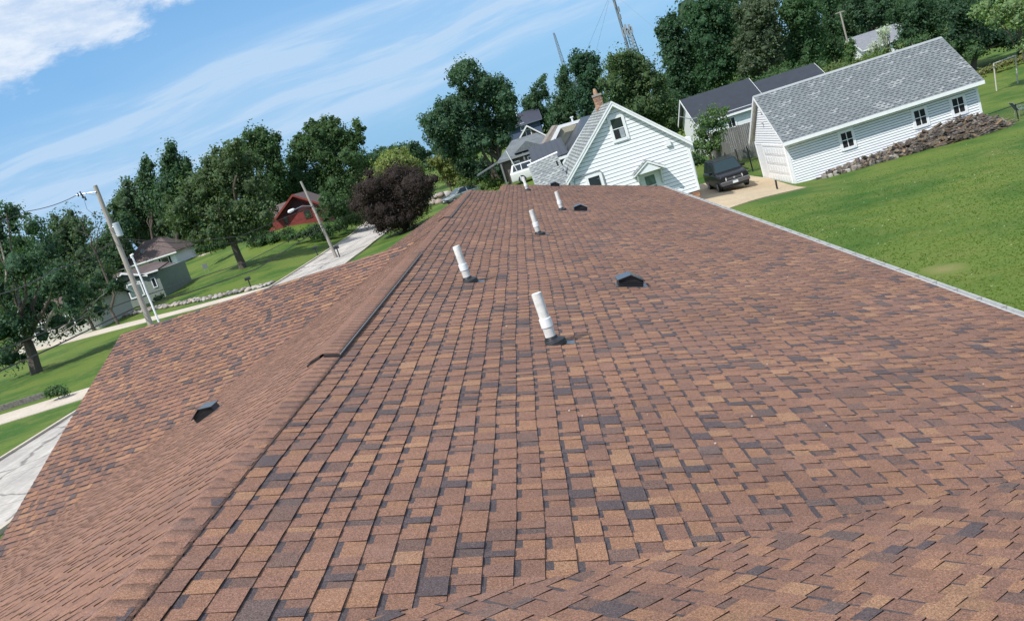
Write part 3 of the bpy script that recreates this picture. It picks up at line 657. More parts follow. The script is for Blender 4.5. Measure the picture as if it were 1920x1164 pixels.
# overhead door with raised panels
dy0, dy1, dz0, dz1 = 52.45, 56.9, -1.02, 1.14
m_ = MB(); m_.box((gx0-.012, dy0, dz0), (gx0+.02, dy1, dz1)); door = m_.obj('garage_door', M_TRIM, gar)
for r in range(4):
    m_ = MB(); zz = dz0+.54*r; m_.box((gx0-.03, dy0+.02, zz+.01), (gx0-.011, dy1-.02, zz+.53)); sec_ = m_.obj('door_panel', M_TRIM, door)
    for c in range(8): pass
m_ = MB()
for r in range(4):
    for c in range(8):
        ya = dy0+.08+c*.546; zz = dz0+.54*r+.1; m_.box((gx0-.042, ya, zz), (gx0-.0295, ya+.43, zz+.33))
m_.obj('raised_panels', M_WHITE, door)
for (a, b) in (((gx0-.05, dy0-.12, dz0-.3), (gx0, dy0-.001, dz1+.12)), ((gx0-.05, dy1+.001, dz0-.3), (gx0, dy1+.12, dz1+.12)), ((gx0-.05, dy0, dz1+.001), (gx0, dy1, dz1+.12))):
    m_ = MB(); m_.box(a, b); m_.obj('door_frame', M_TRIM, gar)
for (x, z, w_, h_) in ((17.37, .52, .60, .82), (21.50, .49, .60, .82), (23.64, .50, .60, .82)):
    window(gar, (x, gy0-.02, z), w_, h_, (0, -1, 0), grid=(2, 2), fr=.15, proud=.04, glass=M_DARK)
m_ = MB(); m_.tube([(gx0-.02, ym+.1, 2.6), (gx0-.06, ym+.1, 2.6), (gx0-.12, ym+.1, 2.5)], .07, 8); m_.obj('wall_lamp', mat('lamp_grey', (.35, .34, .32), .5), gar)
m_ = MB(); m_.box((gx0-.03, ym-.25, 3.05), (gx0+.0, ym+.0, 3.4)); m_.obj('gable_vent', mat('vent_grey', (.25, .27, .28), .6), gar)
# ------------------------------------------------------------------ white house
k_ = 50/46.
def hz(z): return 6.3+(z-6.3)*k_
hy = 50.0; hx0, hx1, hxp = 1.96, 8.50, 5.20; hze, hzp = hz(3.60), hz(6.42); hy1 = 59.0
wh = thing('white_house', (5.2, 54, .1), 'white clapboard cottage with tall gable, brick chimney and small hooded side door', 'house')
m_ = MB(); m_.box((hx0, hy, hz(1.02)), (hx1, hy1, hze)); m_.prism([(hx0, hy, hze), (hx1, hy, hze), (hxp, hy, hzp-.16)], (0, hy1-hy, 0)); m_.obj('wall', M_GAPSHADE, wh)
for xx_ in (hx0-.02, hx1+.0): m_ = MB(); m_.box((xx_, hy+.1, hz(1.02)), (xx_+.02, hy1, hze)); m_.obj('side_wall', M_WHITE, wh)
boards_gable(wh, hy, hx0+.08, hx1-.08, hz(1.0), hze-.02, hxp, hzp-.12, .2032, M_WHITE, lap=.030)
for x in (hx0-.02, hx1-.1):
    m_ = MB(); m_.box((x, hy-.035, hz(1.0)), (x+.12, hy+.1, hze)); m_.obj('corner_board', M_TRIM, wh)
# foundation of single bricks at the right corner
m_ = MB(); m_.box((hx0+.05, hy+.03, -.8), (hx1-.05, hy1-.03, hz(1.0))); m_.obj('foundation', M_MORTAR, wh)
z = -.15; r = 0
while z < hz(1.0)-.08:
    x = hx1-.06-2.6+(.11 if r % 2 else 0)
    while x < hx1-.1:
        x2 = min(x+.20, hx1-.05); m_ = MB(); m_.box((x, hy+.012, z), (x2, hy+.05, z+.068)); o = m_.obj('brick', M_BRICK, wh, cols=False)
        o.data.attributes.new('col', 'FLOAT_COLOR', 'FACE').data.foreach_set('color', list(c4(rnd.choice([(.36, .17, .10), (.42, .22, .12), (.30, .15, .11), (.46, .27, .16)])))*6); x = x2+.012
    y = hy+.05+(.11 if r % 2 else 0)
    while y < hy1-.3 and y < hy+3:
        m_ = MB(); m_.box((hx1-.05, y, z), (hx1-.012, y+.2, z+.068), (.36, .18, .11)); m_.obj('brick', M_BRICK, wh, cols=True); y += .212
    z += .080; r += 1
# roof planes
hs = (hzp-hze)/(hx1-hxp); eo = .22
hla, hra = hx0-eo, hx1+eo; hsl = (hzp-hze)/(hxp-hx0); zla, zra = hze-eo*hsl, hze-eo*hs
for (xe, ze_) in ((hla, zla), (hra, zra)):
    m_ = MB(); m_.prism([(xe, hy-.28, ze_), (hxp, hy-.28, hzp), (hxp, hy-.28, hzp-.12), (xe, hy-.28, ze_-.12)], (0, hy1-hy+.5, 0)); m_.obj('roof', M_TRIM, wh)
    m_ = MB(); sgx = 1 if xe > hxp else -1; m_.prism([(xe, hy-.31, ze_-.26), (xe, hy-.31, ze_+.0), (hxp, hy-.31, hzp-.0), (hxp, hy-.31, hzp-.26)], (0, .026, 0)); m_.obj('rake_board', M_TRIM, wh)
    m_ = MB(); m_.prism([(xe, hy-.335, ze_-.09), (xe, hy-.335, ze_+.015), (hxp, hy-.335, hzp+.015), (hxp, hy-.335, hzp-.09)], (0, .02, 0)); m_.obj('rake_trim', M_TRIM, wh)
PGC = [(.27, .29, .29), (.33, .35, .345), (.22, .24, .25)]
shingled(wh, 'shingles', (hxp, hy-.30, hzp+.006), (hxp, hy1+.2, hzp+.006), (hla, hy1+.2, zla+.006), (hla, hy-.30, zla+.006), 24, .34, PGC, [40, 40, 20], M_GREYS, seed=8)
shingled(wh, 'shingles', (hxp, hy-.30, hzp+.006), (hxp, hy1+.2, hzp+.006), (hra, hy1+.2, zra+.006), (hra, hy-.30, zra+.006), 20, .8, PGC, [40, 40, 20], M_GREYS, seed=9, mode='p')
m_ = MB(); m_.tube([(hra+.03, hy-.25, zra-.05), (hra+.03, hy1, zra-.05)], .055, 8); m_.tube([(hra+.02, hy-.2, zra-.05), (hx1+.04, hy-.02, zra-.45), (hx1+.05, hy+.05, 1.2)], .035, 6); m_.obj('gutter', M_TRIM, wh)
# shed dormer corner seen past the right eave
m_ = MB(); m_.box((hx1+.02, hy+.9, hze-.75), (hx1+.42, hy+2.2, hze-.02)); m_.obj('meter_box', M_WHITE, wh)
# chimney of bricks
cx_, cy_ = hxp-.15, 55.2; cz0, cz1 = hzp-.35, hzp+.66
m_ = MB(); m_.box((cx_-.21, cy_-.21, cz0), (cx_+.21, cy_+.21, cz1-.01)); ch = m_.obj('chimney', M_MORTAR, wh)
z = cz0; r = 0
while z < cz1-.16:
    for side in range(4):
        for k in range(2):
            a0 = -.22+(.22*k) ; a1 = a0+.21
            if r % 2: a0, a1 = (-.22, -.11) if k == 0 else (-.10, .11)
            col = rnd.choice([(.34, .19, .13), (.42, .24, .15), (.30, .17, .13), (.46, .30, .20)])
            M_ = Matrix.Translation((cx_, cy_, z)) @ Matrix.Rotation(side*PI/2, 4, 'Z'); m_ = MB(); m_.box((a0, -.232, 0), (a1, -.20, .068), col, M_); m_.obj('brick', M_BRICK, ch, cols=True)
    z += .080; r += 1
m_ = MB(); m_.box((cx_-.265, cy_-.265, cz1-.12), (cx_+.265, cy_+.265, cz1), (.30, .27, .24)); m_.obj('chimney_cap', M_BRICK, ch, cols=True)
m_ = MB(); m_.tube([(cx_-.02, cy_, cz1), (cx_-.02, cy_, cz1+.22), (cx_-.02, cy_, cz1+.24), (cx_-.02, cy_, cz1+.34)], [.13, .12, .09, .07], 10, (.40, .25, .16)); m_.obj('flue_pot', M_BRICK, ch, cols=True)
# windows, door and hood
wz = 6.3+((5.61+4.53)/2-6.3)*k_; window(wh, (4.78*k_-.0, hy-.02, wz), .60, 1.08, (0, -1, 0), grid=(1, 2), fr=.15, curtain=True)
window(wh, (2.955*k_, hy-.02, hz(2.65)), .62, 1.15, (0, -1, 0), grid=(1, 2), fr=.15)
dx = 5.60*k_; dzb, dzt = hz(.75), hz(2.50)
m_ = MB(); m_.box((dx-.42, hy-.05, dzb), (dx+.42, hy-.01, dzt)); dr = m_.obj('door', M_TRIM, wh)
m_ = MB(); m_.box((dx-.27, hy-.062, dzt-.62), (dx+.27, hy-.051, dzt-.10)); m_.obj('door_glass', M_GLASSG, dr)
m_ = MB(); m_.box((dx-.27, hy-.062, dzt-1.3), (dx+.27, hy-.051, dzt-.68)); m_.obj('door_glass', M_GLASS, dr)
m_ = MB(); m_.tube([(dx+.34, hy-.07, dzt-1.0), (dx+.34, hy-.12, dzt-1.0)], .03, 8); m_.obj('handle', M_BLK, dr)
for s_ in (-1, 1): m_ = MB(); m_.box((dx+s_*.485-.065, hy-.07, dzb), (dx+s_*.485+.065, hy, dzt+.06)); m_.obj('door_frame', M_TRIM, wh)
pz, ez = hz(3.22), hz(2.70); pd = .85
m_ = MB()
for s_ in (-1, 1): m_.prism([(dx, hy-pd, pz), (dx+s_*.86, hy-pd, ez), (dx+s_*.86, hy-pd, ez-.12), (dx, hy-pd, pz-.13)], (0, pd, 0))
hd = m_.obj('door_hood', M_TRIM, wh)
for s_ in (-1, 1): shingled(hd, 'shingles', (dx, hy-pd-.03, pz+.008), (dx, hy, pz+.008), (dx+s_*.89, hy, ez+.0), (dx+s_*.89, hy-pd-.03, ez+.0), 5, .3, PGC, [40, 40, 20], M_GREYS, seed=11)
m_ = MB(); m_.prism([(dx-.62, hy-pd+.06, ez-.06), (dx+.62, hy-pd+.06, ez-.06), (dx, hy-pd+.06, pz-.14)], (0, .03, 0)); m_.obj('hood_gable', M_WHITE, hd)
for s_ in (-1, 1): m_ = MB(); m_.prism([(dx+s_*.60, hy-.03, ez-.1), (dx+s_*.60, hy-pd+.08, ez-.1), (dx+s_*.60, hy-pd+.16, ez-.1), (dx+s_*.60, hy-.03, ez-.95)], (s_*.05, 0, 0)); m_.obj('hood_bracket', M_TRIM, hd)
# conduit, electric meter hook, dryer cap
GM = mat('grey_conduit', (.25, .27, .28), .5)
cz = hz(3.36); q0 = 2.02*k_; q1 = 3.42*k_
m_ = MB(); m_.tube([(q0, hy-.06, cz-.02), (q1-.3, hy-.06, cz+.06), (q1-.12, hy-.06, cz+.03), (q1-.02, hy-.06, cz-.12), (q1, hy-.06, cz-.35), (q1+.02, hy-.06, .5)], .032, 8); m_.tube([(q0, hy-.06, cz-.02), (q0-.1, hy-.06, cz-.4), (q0-.3, hy-.1, cz-.62)], .02, 6); m_.obj('conduit', GM, wh, smooth=True)
m_ = MB(); m_.tube([(3.12*k_, hy-.05, hz(3.0)), (3.2*k_, hy-.05, hz(3.05)), (3.27*k_, hy-.05, hz(2.2)), (3.3*k_, hy-.05, .8)], .010, 5); m_.obj('cable', GM, wh)
m_ = MB(); m_.box((6.92*k_-.13, hy-.16, hz(3.52)), (6.92*k_+.13, hy-.02, hz(3.76))); m_.obj('wall_vent', M_TRIM, wh)
# low side wing with its own shingled slope, left of the gable
ex = thing('house_wing', (.9, 53, .1), 'low grey shingled lean-to wing on the street side of the white cottage', 'wing')
m_ = MB(); m_.box((.15, 51.2, -.5), (1.7, 58, 3.1)); m_.obj('wall', M_WHITE, ex)
P_ = [(.02, 53.4, 4.35), (1.78, 53.4, 4.55), (1.98, 50.3, 2.75), (.12, 50.3, 2.55)]
m_ = MB(); m_.prism([(p[0], p[1], p[2]-.02) for p in P_], (0, 0, -.12)); m_.obj('roof', M_TRIM, ex)
shingled(ex, 'shingles', *P_, 16, .34, [(.25, .27, .27), (.30, .32, .315), (.20, .22, .23)], [40, 40, 20], M_GREYS, seed=12)
m_ = MB(); m_.tube([(-.02, 53.45, 4.40), (1.85, 53.45, 4.62)], .06, 8); m_.obj('ridge_cap', M_TRIM, ex)
m_ = MB(); m_.tube([(1.62, 51.6, 3.95), (1.60, 51.6, 4.25)], .05, 8); m_.obj('vent_pipe', M_BLK, ex)
m_ = MB(); m_.tube([(.2, 50.22, 2.52), (1.95, 50.22, 2.7)], .055, 8); m_.tube([(1.95, 50.25, 3.3), (1.95, 50.25, .5)], .03, 6); m_.obj('gutter', M_TRIM, ex)
# ------------------------------------------------------------------ generic far building
def gable(name, label, x0, x1, y0, y1, zb, ze, zr, axis, mw, mr, oh=.35, wins=(), cat='house', side=None, seams=False, fasc=M_TRIM, hip=0, siding=.0, yaw=0):
    t = thing(name, ((x0+x1)/2, (y0+y1)/2, zb), label, cat); m_ = MB()
    m_.box((x0, y0, zb-2.5), (x1, y1, ze))
    if axis == 'x' and not hip: m_.prism([(x0, y0, ze), (x0, y1, ze), (x0, (y0+y1)/2, zr-.12)], (x1-x0, 0, 0))
    elif axis == 'y' and not hip: m_.prism([(x0, y0, ze), (x1, y0, ze), ((x0+x1)/2, y0, zr-.12)], (0, y1-y0, 0))
    m_.obj('wall', mw, t)
    a, b, c, d = x0-oh, x1+oh, y0-oh, y1+oh; T = .14
    if axis == 'x':
        ym_ = (c+d)/2; sl = (zr-ze)/((y1-y0)/2); zz = ze-oh*sl
        for yy_ in (c, d):
            P = [(a, yy_, zz), (b, yy_, zz), (b-hip, ym_, zr), (a+hip, ym_, zr)]; m_ = MB(); m_.hexa([(p[0], p[1], p[2]-T) for p in P]+P); r_ = m_.obj('roof', mr, t)
            if seams:
                m_ = MB(); x = a+.3
                while x < b: m_.prism([(x, yy_, zz), (x+.04, yy_, zz), (x+.04, ym_, zr), (x, ym_, zr)], (0, 0, .03)); x += .6
                m_.obj('roof_seams', mr, r_)
        m_ = MB(); m_.box((a, c-.03, zz-T-.05), (b, c-.005, zz-.02)); m_.obj('fascia', fasc, t)
        if not hip:
            for xx_ in (a-.03, b+.005):
                m_ = MB()
                for yy_ in (c, d): m_.prism([(xx_, yy_, zz-.22), (xx_, yy_, zz), (xx_, ym_, zr), (xx_, ym_, zr-.22)], (.025, 0, 0))
                m_.obj('rake_board', fasc, t)
        else:
            for xx_, s_ in ((a, 1), (b, -1)): m_ = MB(); m_.prism([(xx_, c, zz-.02), (xx_, d, zz-.02), (xx_+s_*hip, ym_, zr-.02)], (0, 0, -.1)); m_.obj('roof', mr, t)
    else:
        xm_ = (a+b)/2; sl = (zr-ze)/((x1-x0)/2); zz = ze-oh*sl
        for xx_ in (a, b):
            P = [(xx_, c, zz), (xx_, d, zz), (xm_, d, zr), (xm_, c, zr)]; m_ = MB(); m_.hexa([(p[0], p[1], p[2]-T) for p in P]+P); r_ = m_.obj('roof', mr, t)
            if seams:
                m_ = MB(); y = c+.3
                while y < d: m_.prism([(xx_, y, zz), (xx_, y+.04, zz), (xm_, y+.04, zr), (xm_, y, zr)], (0, 0, .03)); y += .6
                m_.obj('roof_seams', mr, r_)
            m_ = MB(); m_.prism([(xx_, c-.03, zz-.22), (xx_, c-.03, zz), (xm_, c-.03, zr), (xm_, c-.03, zr-.22)], (0, .025, 0)); m_.obj('rake_board', fasc, t)
    if siding:
        z = zb
        m_ = MB()
        while z < ze: m_.prism([(x0-.002, y0, z), (x1, y0, z), (x1, y0-.02, z), (x0-.002, y0-.02, z)], (0, 0, siding*.93)); z += siding
        o = m_.obj('siding', mw, t); o['kind'] = 'stuff'
    for (wx, wz_, w_, h_, *r) in wins: window(t, (wx, y0-.02, wz_), w_, h_, (0, -1, 0), fr=.12, grid=r[0] if r else (1, 2), shutters=r[1] if len(r) > 1 else None, glass=r[2] if len(r) > 2 else M_GLASS)
    return t
# black roofed building behind the garage and its taller-set neighbour
bg = gable('outbuilding', 'white outbuilding with smooth black metal roof behind the grey plank fence', 14.0, 19.2, 74.5, 82.0, -.6, 2.95, 4.9, 'x', M_WHITE, M_METR, oh=.35, wins=((16.45, 2.05, .55, .7, (2, 1)),), cat='building', siding=.2)
b2 = gable('outbuilding', 'smaller black roofed shed beyond the first, half hidden by the garage ridge', 20.9, 26.2, 80, 86, -.8, 2.9, 4.35, 'x', M_WHITE, M_METR, oh=.3, cat='building', hip=.0)
m_ = MB(); p = at(1270, 222, 75.5); m_.tube([(14.0, 74.4, 3.2), (13.4, 74.4, 3.3), (12.6, 74.4, 3.75)], .04, 6); m_.obj('mast_arm', M_METB, bg)
fh = gable('house', 'distant grey roofed house showing through the trees above the garage', 46.6, 53, 125, 133, 0, 3.2, 5.0, 'x', M_WHITE, mat('mid_grey_roof', (.20, .21, .23), .9, (3, .15, 3)), oh=.4, wins=((48, 2.2, .8, 1.0),))
# dark metal roofed house with cross porch
dk = gable('house', 'slate blue house with steep black metal roof right behind the white cottage', 3.1, 7.4, 66, 76, .2, 4.1, 6.0, 'y', M_BLUEG, M_METR, oh=.7, seams=False, wins=((5.2, 3.2, .7, 1.0),))
m_ = MB(); P_ = [(.45, 70.4, 5.0), (3.0, 70.4, 5.1), (3.0, 65.4, 4.0), (.3, 65.4, 3.9)]; m_.hexa([(p[0], p[1], p[2]-.1) for p in P_]+P_); pr = m_.obj('porch_roof', M_METR, dk)
m_ = MB(); x = .4
while x < 3: m_.prism([(x, 70.4, 5.0+(x-.4)*.04), (x+.05, 70.4, 5.0+(x-.4)*.04), (x+.05, 65.4, 3.9+(x-.3)*.04), (x, 65.4, 3.9+(x-.3)*.04)], (0, 0, .035)); x += .42
m_.obj('roof_seams', M_METR, pr)
m_ = MB(); m_.box((.2, 65.25, 3.7), (3.1, 65.4, 3.88)); m_.obj('gutter', M_TRIM, dk)
m_ = MB(); m_.box((.5, 66.5, -.2), (3.0, 70, 3.7)); m_.obj('wall', M_BLUEG, dk)
TANM = mat('cream_wall', (.40, .38, .30), .8, (2, .08, 3)); TROOF = mat('taupe_roof', (.23, .20, .18), .9, (4, .2, 3))
tn = thing('dormer_house', (4.5, 78, 0), 'cream walled house end with taupe roof and thick white trim behind the black metal roof', 'house')
m_ = MB(); m_.prism([(2.2, 76, -.5), (7, 76, -.5), (7, 76, 5.3), (3.6, 76, 5.75), (2.3, 76, 4.7)], (0, 7, 0)); m_.obj('wall', TANM, tn)
m_ = MB(); m_.prism([(1.75, 75.6, 4.9), (3.1, 75.6, 6.05), (3.3, 75.6, 6.0), (2.2, 75.6, 4.75)], (0, 7.6, 0)); m_.obj('roof', TROOF, tn)
m_ = MB(); m_.prism([(2.15, 75.5, 4.75), (3.3, 75.5, 5.95), (6.5, 75.5, 5.85), (6.5, 75.5, 5.62), (3.45, 75.5, 5.70), (2.45, 75.5, 4.62)], (0, .1, 0)); m_.obj('rake_board', M_TRIM, tn)
m_ = MB(); m_.tube([(4.55, 76.2, 5.8), (4.55, 76.2, 6.25)], .08, 8); m_.box((4.42, 76.1, 6.2), (4.68, 76.3, 6.3)); m_.obj('roof_pipe', M_TRIM, tn)
# grey hipped house with porch
GRF = mat('slate_grey_roof', (.13, .145, .155), .9, [(1.2, .18, 4), (9, .2, 3)]); DKW = mat('dim_brown_brick', (.14, .115, .10), .9, (6, .2, 4))
hp = gable('house', 'grey hip roofed house with dark pillared porch under the big elm', -2.2, 3.2, 88.4, 96, .4, 4.55, 5.85, 'x', DKW, GRF, oh=.45, hip=1.9, fasc=mat('grey_fascia', (.22, .24, .25), .7), wins=((-1.0, 3.3, .6, 1.0), (.6, 3.4, .6, 1.0)))
m_ = MB(); m_.prism([(-.9, 87.9, 4.62), (1.9, 87.9, 4.62), (.5, 87.9, 5.45)], (0, 3.5, 0)); m_.obj('porch_gable', GRF, hp)
for x in (-2.4, -1.3, -.1, 1.1): m_ = MB(); m_.box((x-.08, 88.0, .4), (x+.08, 88.16, 4.5)); m_.obj('porch_post', mat('post_grey', (.17, .18, .18), .7), hp)
m_ = MB(); P_ = [(-4.9, 88.6, 3.75), (-2.6, 88.6, 4.35), (-2.6, 92, 4.35), (-4.9, 92, 3.75)]; m_.hexa([(p[0], p[1], p[2]-.12) for p in P_]+P_); m_.obj('side_roof', GRF, hp)
# little dormer house and blue house further up the street
BRW = mat('brown_shingle_wall', (.20, .16, .13), .9, (7, .25, 4))
dh = gable('house', 'small brown house whose bright white dormer peeps out below the blue house', -.6, 3.2, 115, 122, 1, 5.2, 7.0, 'y', BRW, GRF, oh=.45, wins=((1.3, 6.0, .5, .7, (1, 1)),))
bh = gable('house', 'tall navy blue house with dark steep roof deep among the trees', -1.6, 3.4, 130, 138, 2, 7.5, 9.0, 'x', mat('navy_wall', (.075, .105, .17), .8), mat('navy_roof', (.04, .045, .065), .8), oh=.4, wins=((.9, 7.0, .5, .8),), fasc=mat('navy_fascia', (.12, .15, .2), .7))
m_ = MB(); m_.box((.2, 133.4, 8.6), (.7, 134, 9.5)); m_.obj('chimney', M_TRIM, bh)
# houses across the street
gh = thing('house', (-49, 108, .6), 'sage green one storey house with porch behind the leaning utility pole', 'house')
M_BR = M_ROOFB
m_ = MB(); m_.box((-50.6, 105, -1), (-44.6, 114, 3.95)); m_.prism([(-50.8, 105, 3.6), (-46.0, 105, 3.9), (-48.4, 105, 4.75)], (0, 9, 0)); m_.box((-53.4, 106.5, -1), (-50.6, 113, 3.4)); m_.obj('wall', M_GSIDE, gh)
for nm, P_ in (('roof', [(-51.4, 104.6, 3.5), (-48.4, 104.6, 4.95), (-48.4, 114.4, 4.95), (-51.4, 114.4, 3.5)]), ('roof', [(-45.6, 104.6, 3.85), (-45.6, 114.4, 3.85), (-48.4, 114.4, 4.95), (-48.4, 104.6, 4.95)]), ('roof', [(-46.5, 104.6, 4.08), (-44.3, 104.6, 4.1), (-44.3, 108.5, 4.5), (-46.5, 108.5, 4.6)]), ('roof', [(-58.5, 105.6, 3.2), (-51, 105.6, 3.5), (-51, 110.5, 5.0), (-58.5, 110.5, 4.8)])):
    m_ = MB(); m_.hexa([(p[0], p[1], p[2]-.14) for p in P_]+P_); m_.obj(nm, M_BR, gh)
m_ = MB(); m_.prism([(-51.4, 104.5, 3.3), (-51.4, 104.5, 3.52), (-48.4, 104.5, 4.97), (-48.4, 104.5, 4.75)], (0, .1, 0)); m_.prism([(-45.6, 104.5, 3.65), (-45.6, 104.5, 3.87), (-48.4, 104.5, 4.97), (-48.4, 104.5, 4.75)], (0, .1, 0)); m_.box((-46.5, 104.5, 3.92), (-44.2, 104.58, 4.1)); m_.box((-58.5, 105.4, 3.05), (-51.0, 105.55, 3.25)); m_.obj('rake_board', M_TRIM, gh)
window(gh, (-47.75, 104.98, 2.55), 1.5, 1.45, (0, -1, 0), grid=(1, 1), fr=.16, shutters=M_DARK, glass=M_GLASSG)
window(gh, (-45.35, 104.98, 2.75), .38, 1.0, (0, -1, 0), grid=(1, 1), fr=.09)
m_ = MB(); m_.box((-52.6, 106.45, .9), (-51.6, 106.5, 2.9)); m_.obj('door', M_DARK, gh)
for x in (-57.5, -54.6, -51.2): m_ = MB(); m_.box((x-.08, 105.7, .4), (x+.08, 105.86, 3.2)); m_.obj('porch_post', M_GSIDE, gh)
m_ = MB()
for k in range(3): m_.box((-52.2, 103.8-.35*k, -.2), (-50.2, 104.15-.35*k, .95-.22*k))
m_.obj('porch_steps', M_WALK, gh)
m_ = MB()
for x in (-52.3, -50.1): m_.tube([(x, 103.0, .5), (x, 103.0, 1.4), (x, 104.4, 1.95), (x, 104.4, 1.0)], .025, 5)
m_.obj('handrail', M_WIRE, gh)
w2 = thing('house', (-63, 153, 3), 'white bungalow with brown hip roof and dark shutters on the rise', 'house')
m_ = MB(); m_.box((-68.8, 150, -1), (-59.8, 159, 5.3)); m_.obj('wall', M_WHITE, w2)
A_, B_, C_, D_ = (-69.6, 149.3, 4.95), (-59.1, 149.3, 5.15), (-59.1, 160, 5.15), (-69.6, 160, 4.95); r1, r2 = (-65.8, 154, 8.1), (-62.8, 154, 8.2)
for P_ in ([A_, B_, r2, r1], [B_, C_, r2], [C_, D_, r1, r2], [D_, A_, r1]): m_ = MB(); m_.prism(P_, (0, 0, -.15)); m_.obj('roof', M_BR, w2)
m_ = MB(); m_.box((-69.6, 149.1, 4.8), (-59.1, 149.28, 5.0)); m_.obj('fascia', M_TRIM, w2)
window(w2, (-61.7, 149.98, 4.0), 1.2, 1.1, (0, -1, 0), grid=(1, 1), fr=.1, shutters=M_DARK); window(w2, (-66.2, 149.98, 3.7), .5, 1.3, (0, -1, 0), grid=(1, 2), fr=.1, shutters=None)
m_ = MB(); m_.box((-64.4, 149.9, 2.4), (-63.6, 149.98, 4.6)); m_.obj('door', M_DARK, w2)
m_ = MB(); m_.tube([(-65.2, 151.4, 6.2), (-65.2, 151.2, 6.6)], .04, 6); m_.tube([(-65.3, 151.15, 6.62), (-65.2, 151.1, 6.68), (-65.15, 151.05, 6.7)], [.02, .3, .42], 12); m_.obj('satellite_dish', mat('dish_grey', (.16, .17, .18), .5), w2)
rd = thing('house', (-33, 131, 3.8), 'barn red gabled house with brown roof tucked under the dark trees', 'house')
m_ = MB(); m_.box((-37.2, 128, 0), (-29.6, 136, 5.4)); m_.prism([(-35.2, 128, 5.4), (-29.4, 128, 5.4), (-32.3, 128, 7.4)], (0, 8, 0)); m_.obj('wall', M_REDS, rd)
for P_ in ([(-35.7, 127.2, 5.25), (-32.2, 127.2, 7.75), (-32.2, 136, 7.75), (-35.7, 136, 5.25)], [(-28.7, 127.2, 5.25), (-28.7, 136, 5.25), (-32.2, 136, 7.75), (-32.2, 127.2, 7.75)], [(-40.5, 130, 5.2), (-34.6, 130, 5.6), (-34.0, 135, 7.2), (-40.0, 135, 7.0)]):
    m_ = MB(); m_.hexa([(p[0], p[1], p[2]-.15) for p in P_]+P_); m_.obj('roof', M_BR, rd)
m_ = MB(); m_.prism([(-35.8, 127.1, 5.0), (-35.8, 127.1, 5.3), (-32.2, 127.1, 7.8), (-32.2, 127.1, 7.5)], (0, .1, 0)); m_.prism([(-28.6, 127.1, 5.0), (-28.6, 127.1, 5.3), (-32.2, 127.1, 7.8), (-32.2, 127.1, 7.5)], (0, .1, 0)); m_.obj('rake_board', M_REDS, rd)
m_ = MB(); m_.prism([(-34.6, 127.9, 5.3), (-30.0, 127.9, 5.3), (-32.3, 127.9, 7.1)], (0, .08, 0)); m_.obj('porch_recess', mat('dark_red_recess', (.06, .02, .025), .8), rd)
RDT = mat('dark_red_trim', (.10, .03, .028), .7); window(rd, (-31.2, 127.98, 4.6), .9, 1.0, (0, -1, 0), mt_fr=RDT, fr=.1); window(rd, (-34.4, 127.98, 4.7), .5, 1.0, (0, -1, 0), mt_fr=RDT, fr=.1)
sd = gable('house', 'cream clapboard bungalow glimpsed behind the broken tree at far left', -56, -46.5, 92, 100, .2, 3.0, 4.6, 'x', mat('cream_clapboard', (.55, .54, .46), .75), M_BR, oh=.45, siding=.2, wins=((-49.5, 1.9, .8, 1.0), (-53, 1.9, .8, 1.0)))
# ------------------------------------------------------------------ trees
def ico():
    import bmesh
    bm = bmesh.new(); bmesh.ops.create_icosphere(bm, subdivisions=2, radius=1.0); V = np.array([v.co[:] for v in bm.verts]); Fq = np.array([[v.index for v in f.verts] for f in bm.faces]); bm.free(); return V, Fq
ICV, ICF = ico()
def leaf_mesh(name, blobs, col, size, dens, spiky=0., core=True, jitter=.16):
    """blobs: array (x,y,z,r). Leaf clumps spread through each blob's shell, a rough dark mass inside"""
    Vs = []; Cs = []; 
    for (x, y, z, r) in blobs:
        n = int(dens*4*PI*r*r/(size*size)); n = max(n, 60)
        d = rng.normal(size=(n, 3)); d /= np.linalg.norm(d, axis=1)[:, None]
        # bumpy lobes: radius varies with direction
        k = rng.normal(size=(7, 3)); k /= np.linalg.norm(k, axis=1)[:, None]
        lobe = np.max(d @ k.T, axis=1)
        rad = r*(.54 + .40*lobe + rng.uniform(-.32, .22, n)) + (spiky*r*np.maximum(0, d[:, 2])**4 if spiky else 0)
        P = d*rad[:, None]; P[:, 2] *= 1.0
        P += np.array([x, y, z])
        nn = d*1.0 + rng.normal(size=(n, 3))*.75 + np.array([0, 0, .35]); nn /= np.linalg.norm(nn, axis=1)[:, None]
        a = np.cross(nn, rng.normal(size=(n, 3))); a /= np.linalg.norm(a, axis=1)[:, None]; b = np.cross(nn, a)
        s = size*rng.uniform(.45, 1.0, n)[:, None]
        q = np.stack([P-a*s*.5, P-b*s*.32+nn*s*.06, P+a*s*.55, P+b*s*.32+nn*s*.06], 1)
        Vs.append(q.reshape(-1, 3))
        tone = rng.uniform(1-jitter, 1+jitter) * rng.uniform(.78, 1.25, n)
        c = np.array(col)[None, :]*tone[:, None]; c[:, 0] *= rng.uniform(.8, 1.25, n); Cs.append(c)
    V = np.concatenate(Vs); Fq = np.arange(len(V)).reshape(-1, 4); return V, Fq, np.concatenate(Cs)
def core_mesh(blobs, col, f=.62):
    Vs = []; Fs = []; k = 0
    for (x, y, z, r) in blobs:
        V = ICV*(r*f*(1+rng.uniform(-.35, .30, len(ICV))))[:, None] + np.array([x, y, z]); Vs.append(V); Fs.append(ICF+k); k += len(V)
    return np.concatenate(Vs), np.concatenate(Fs)
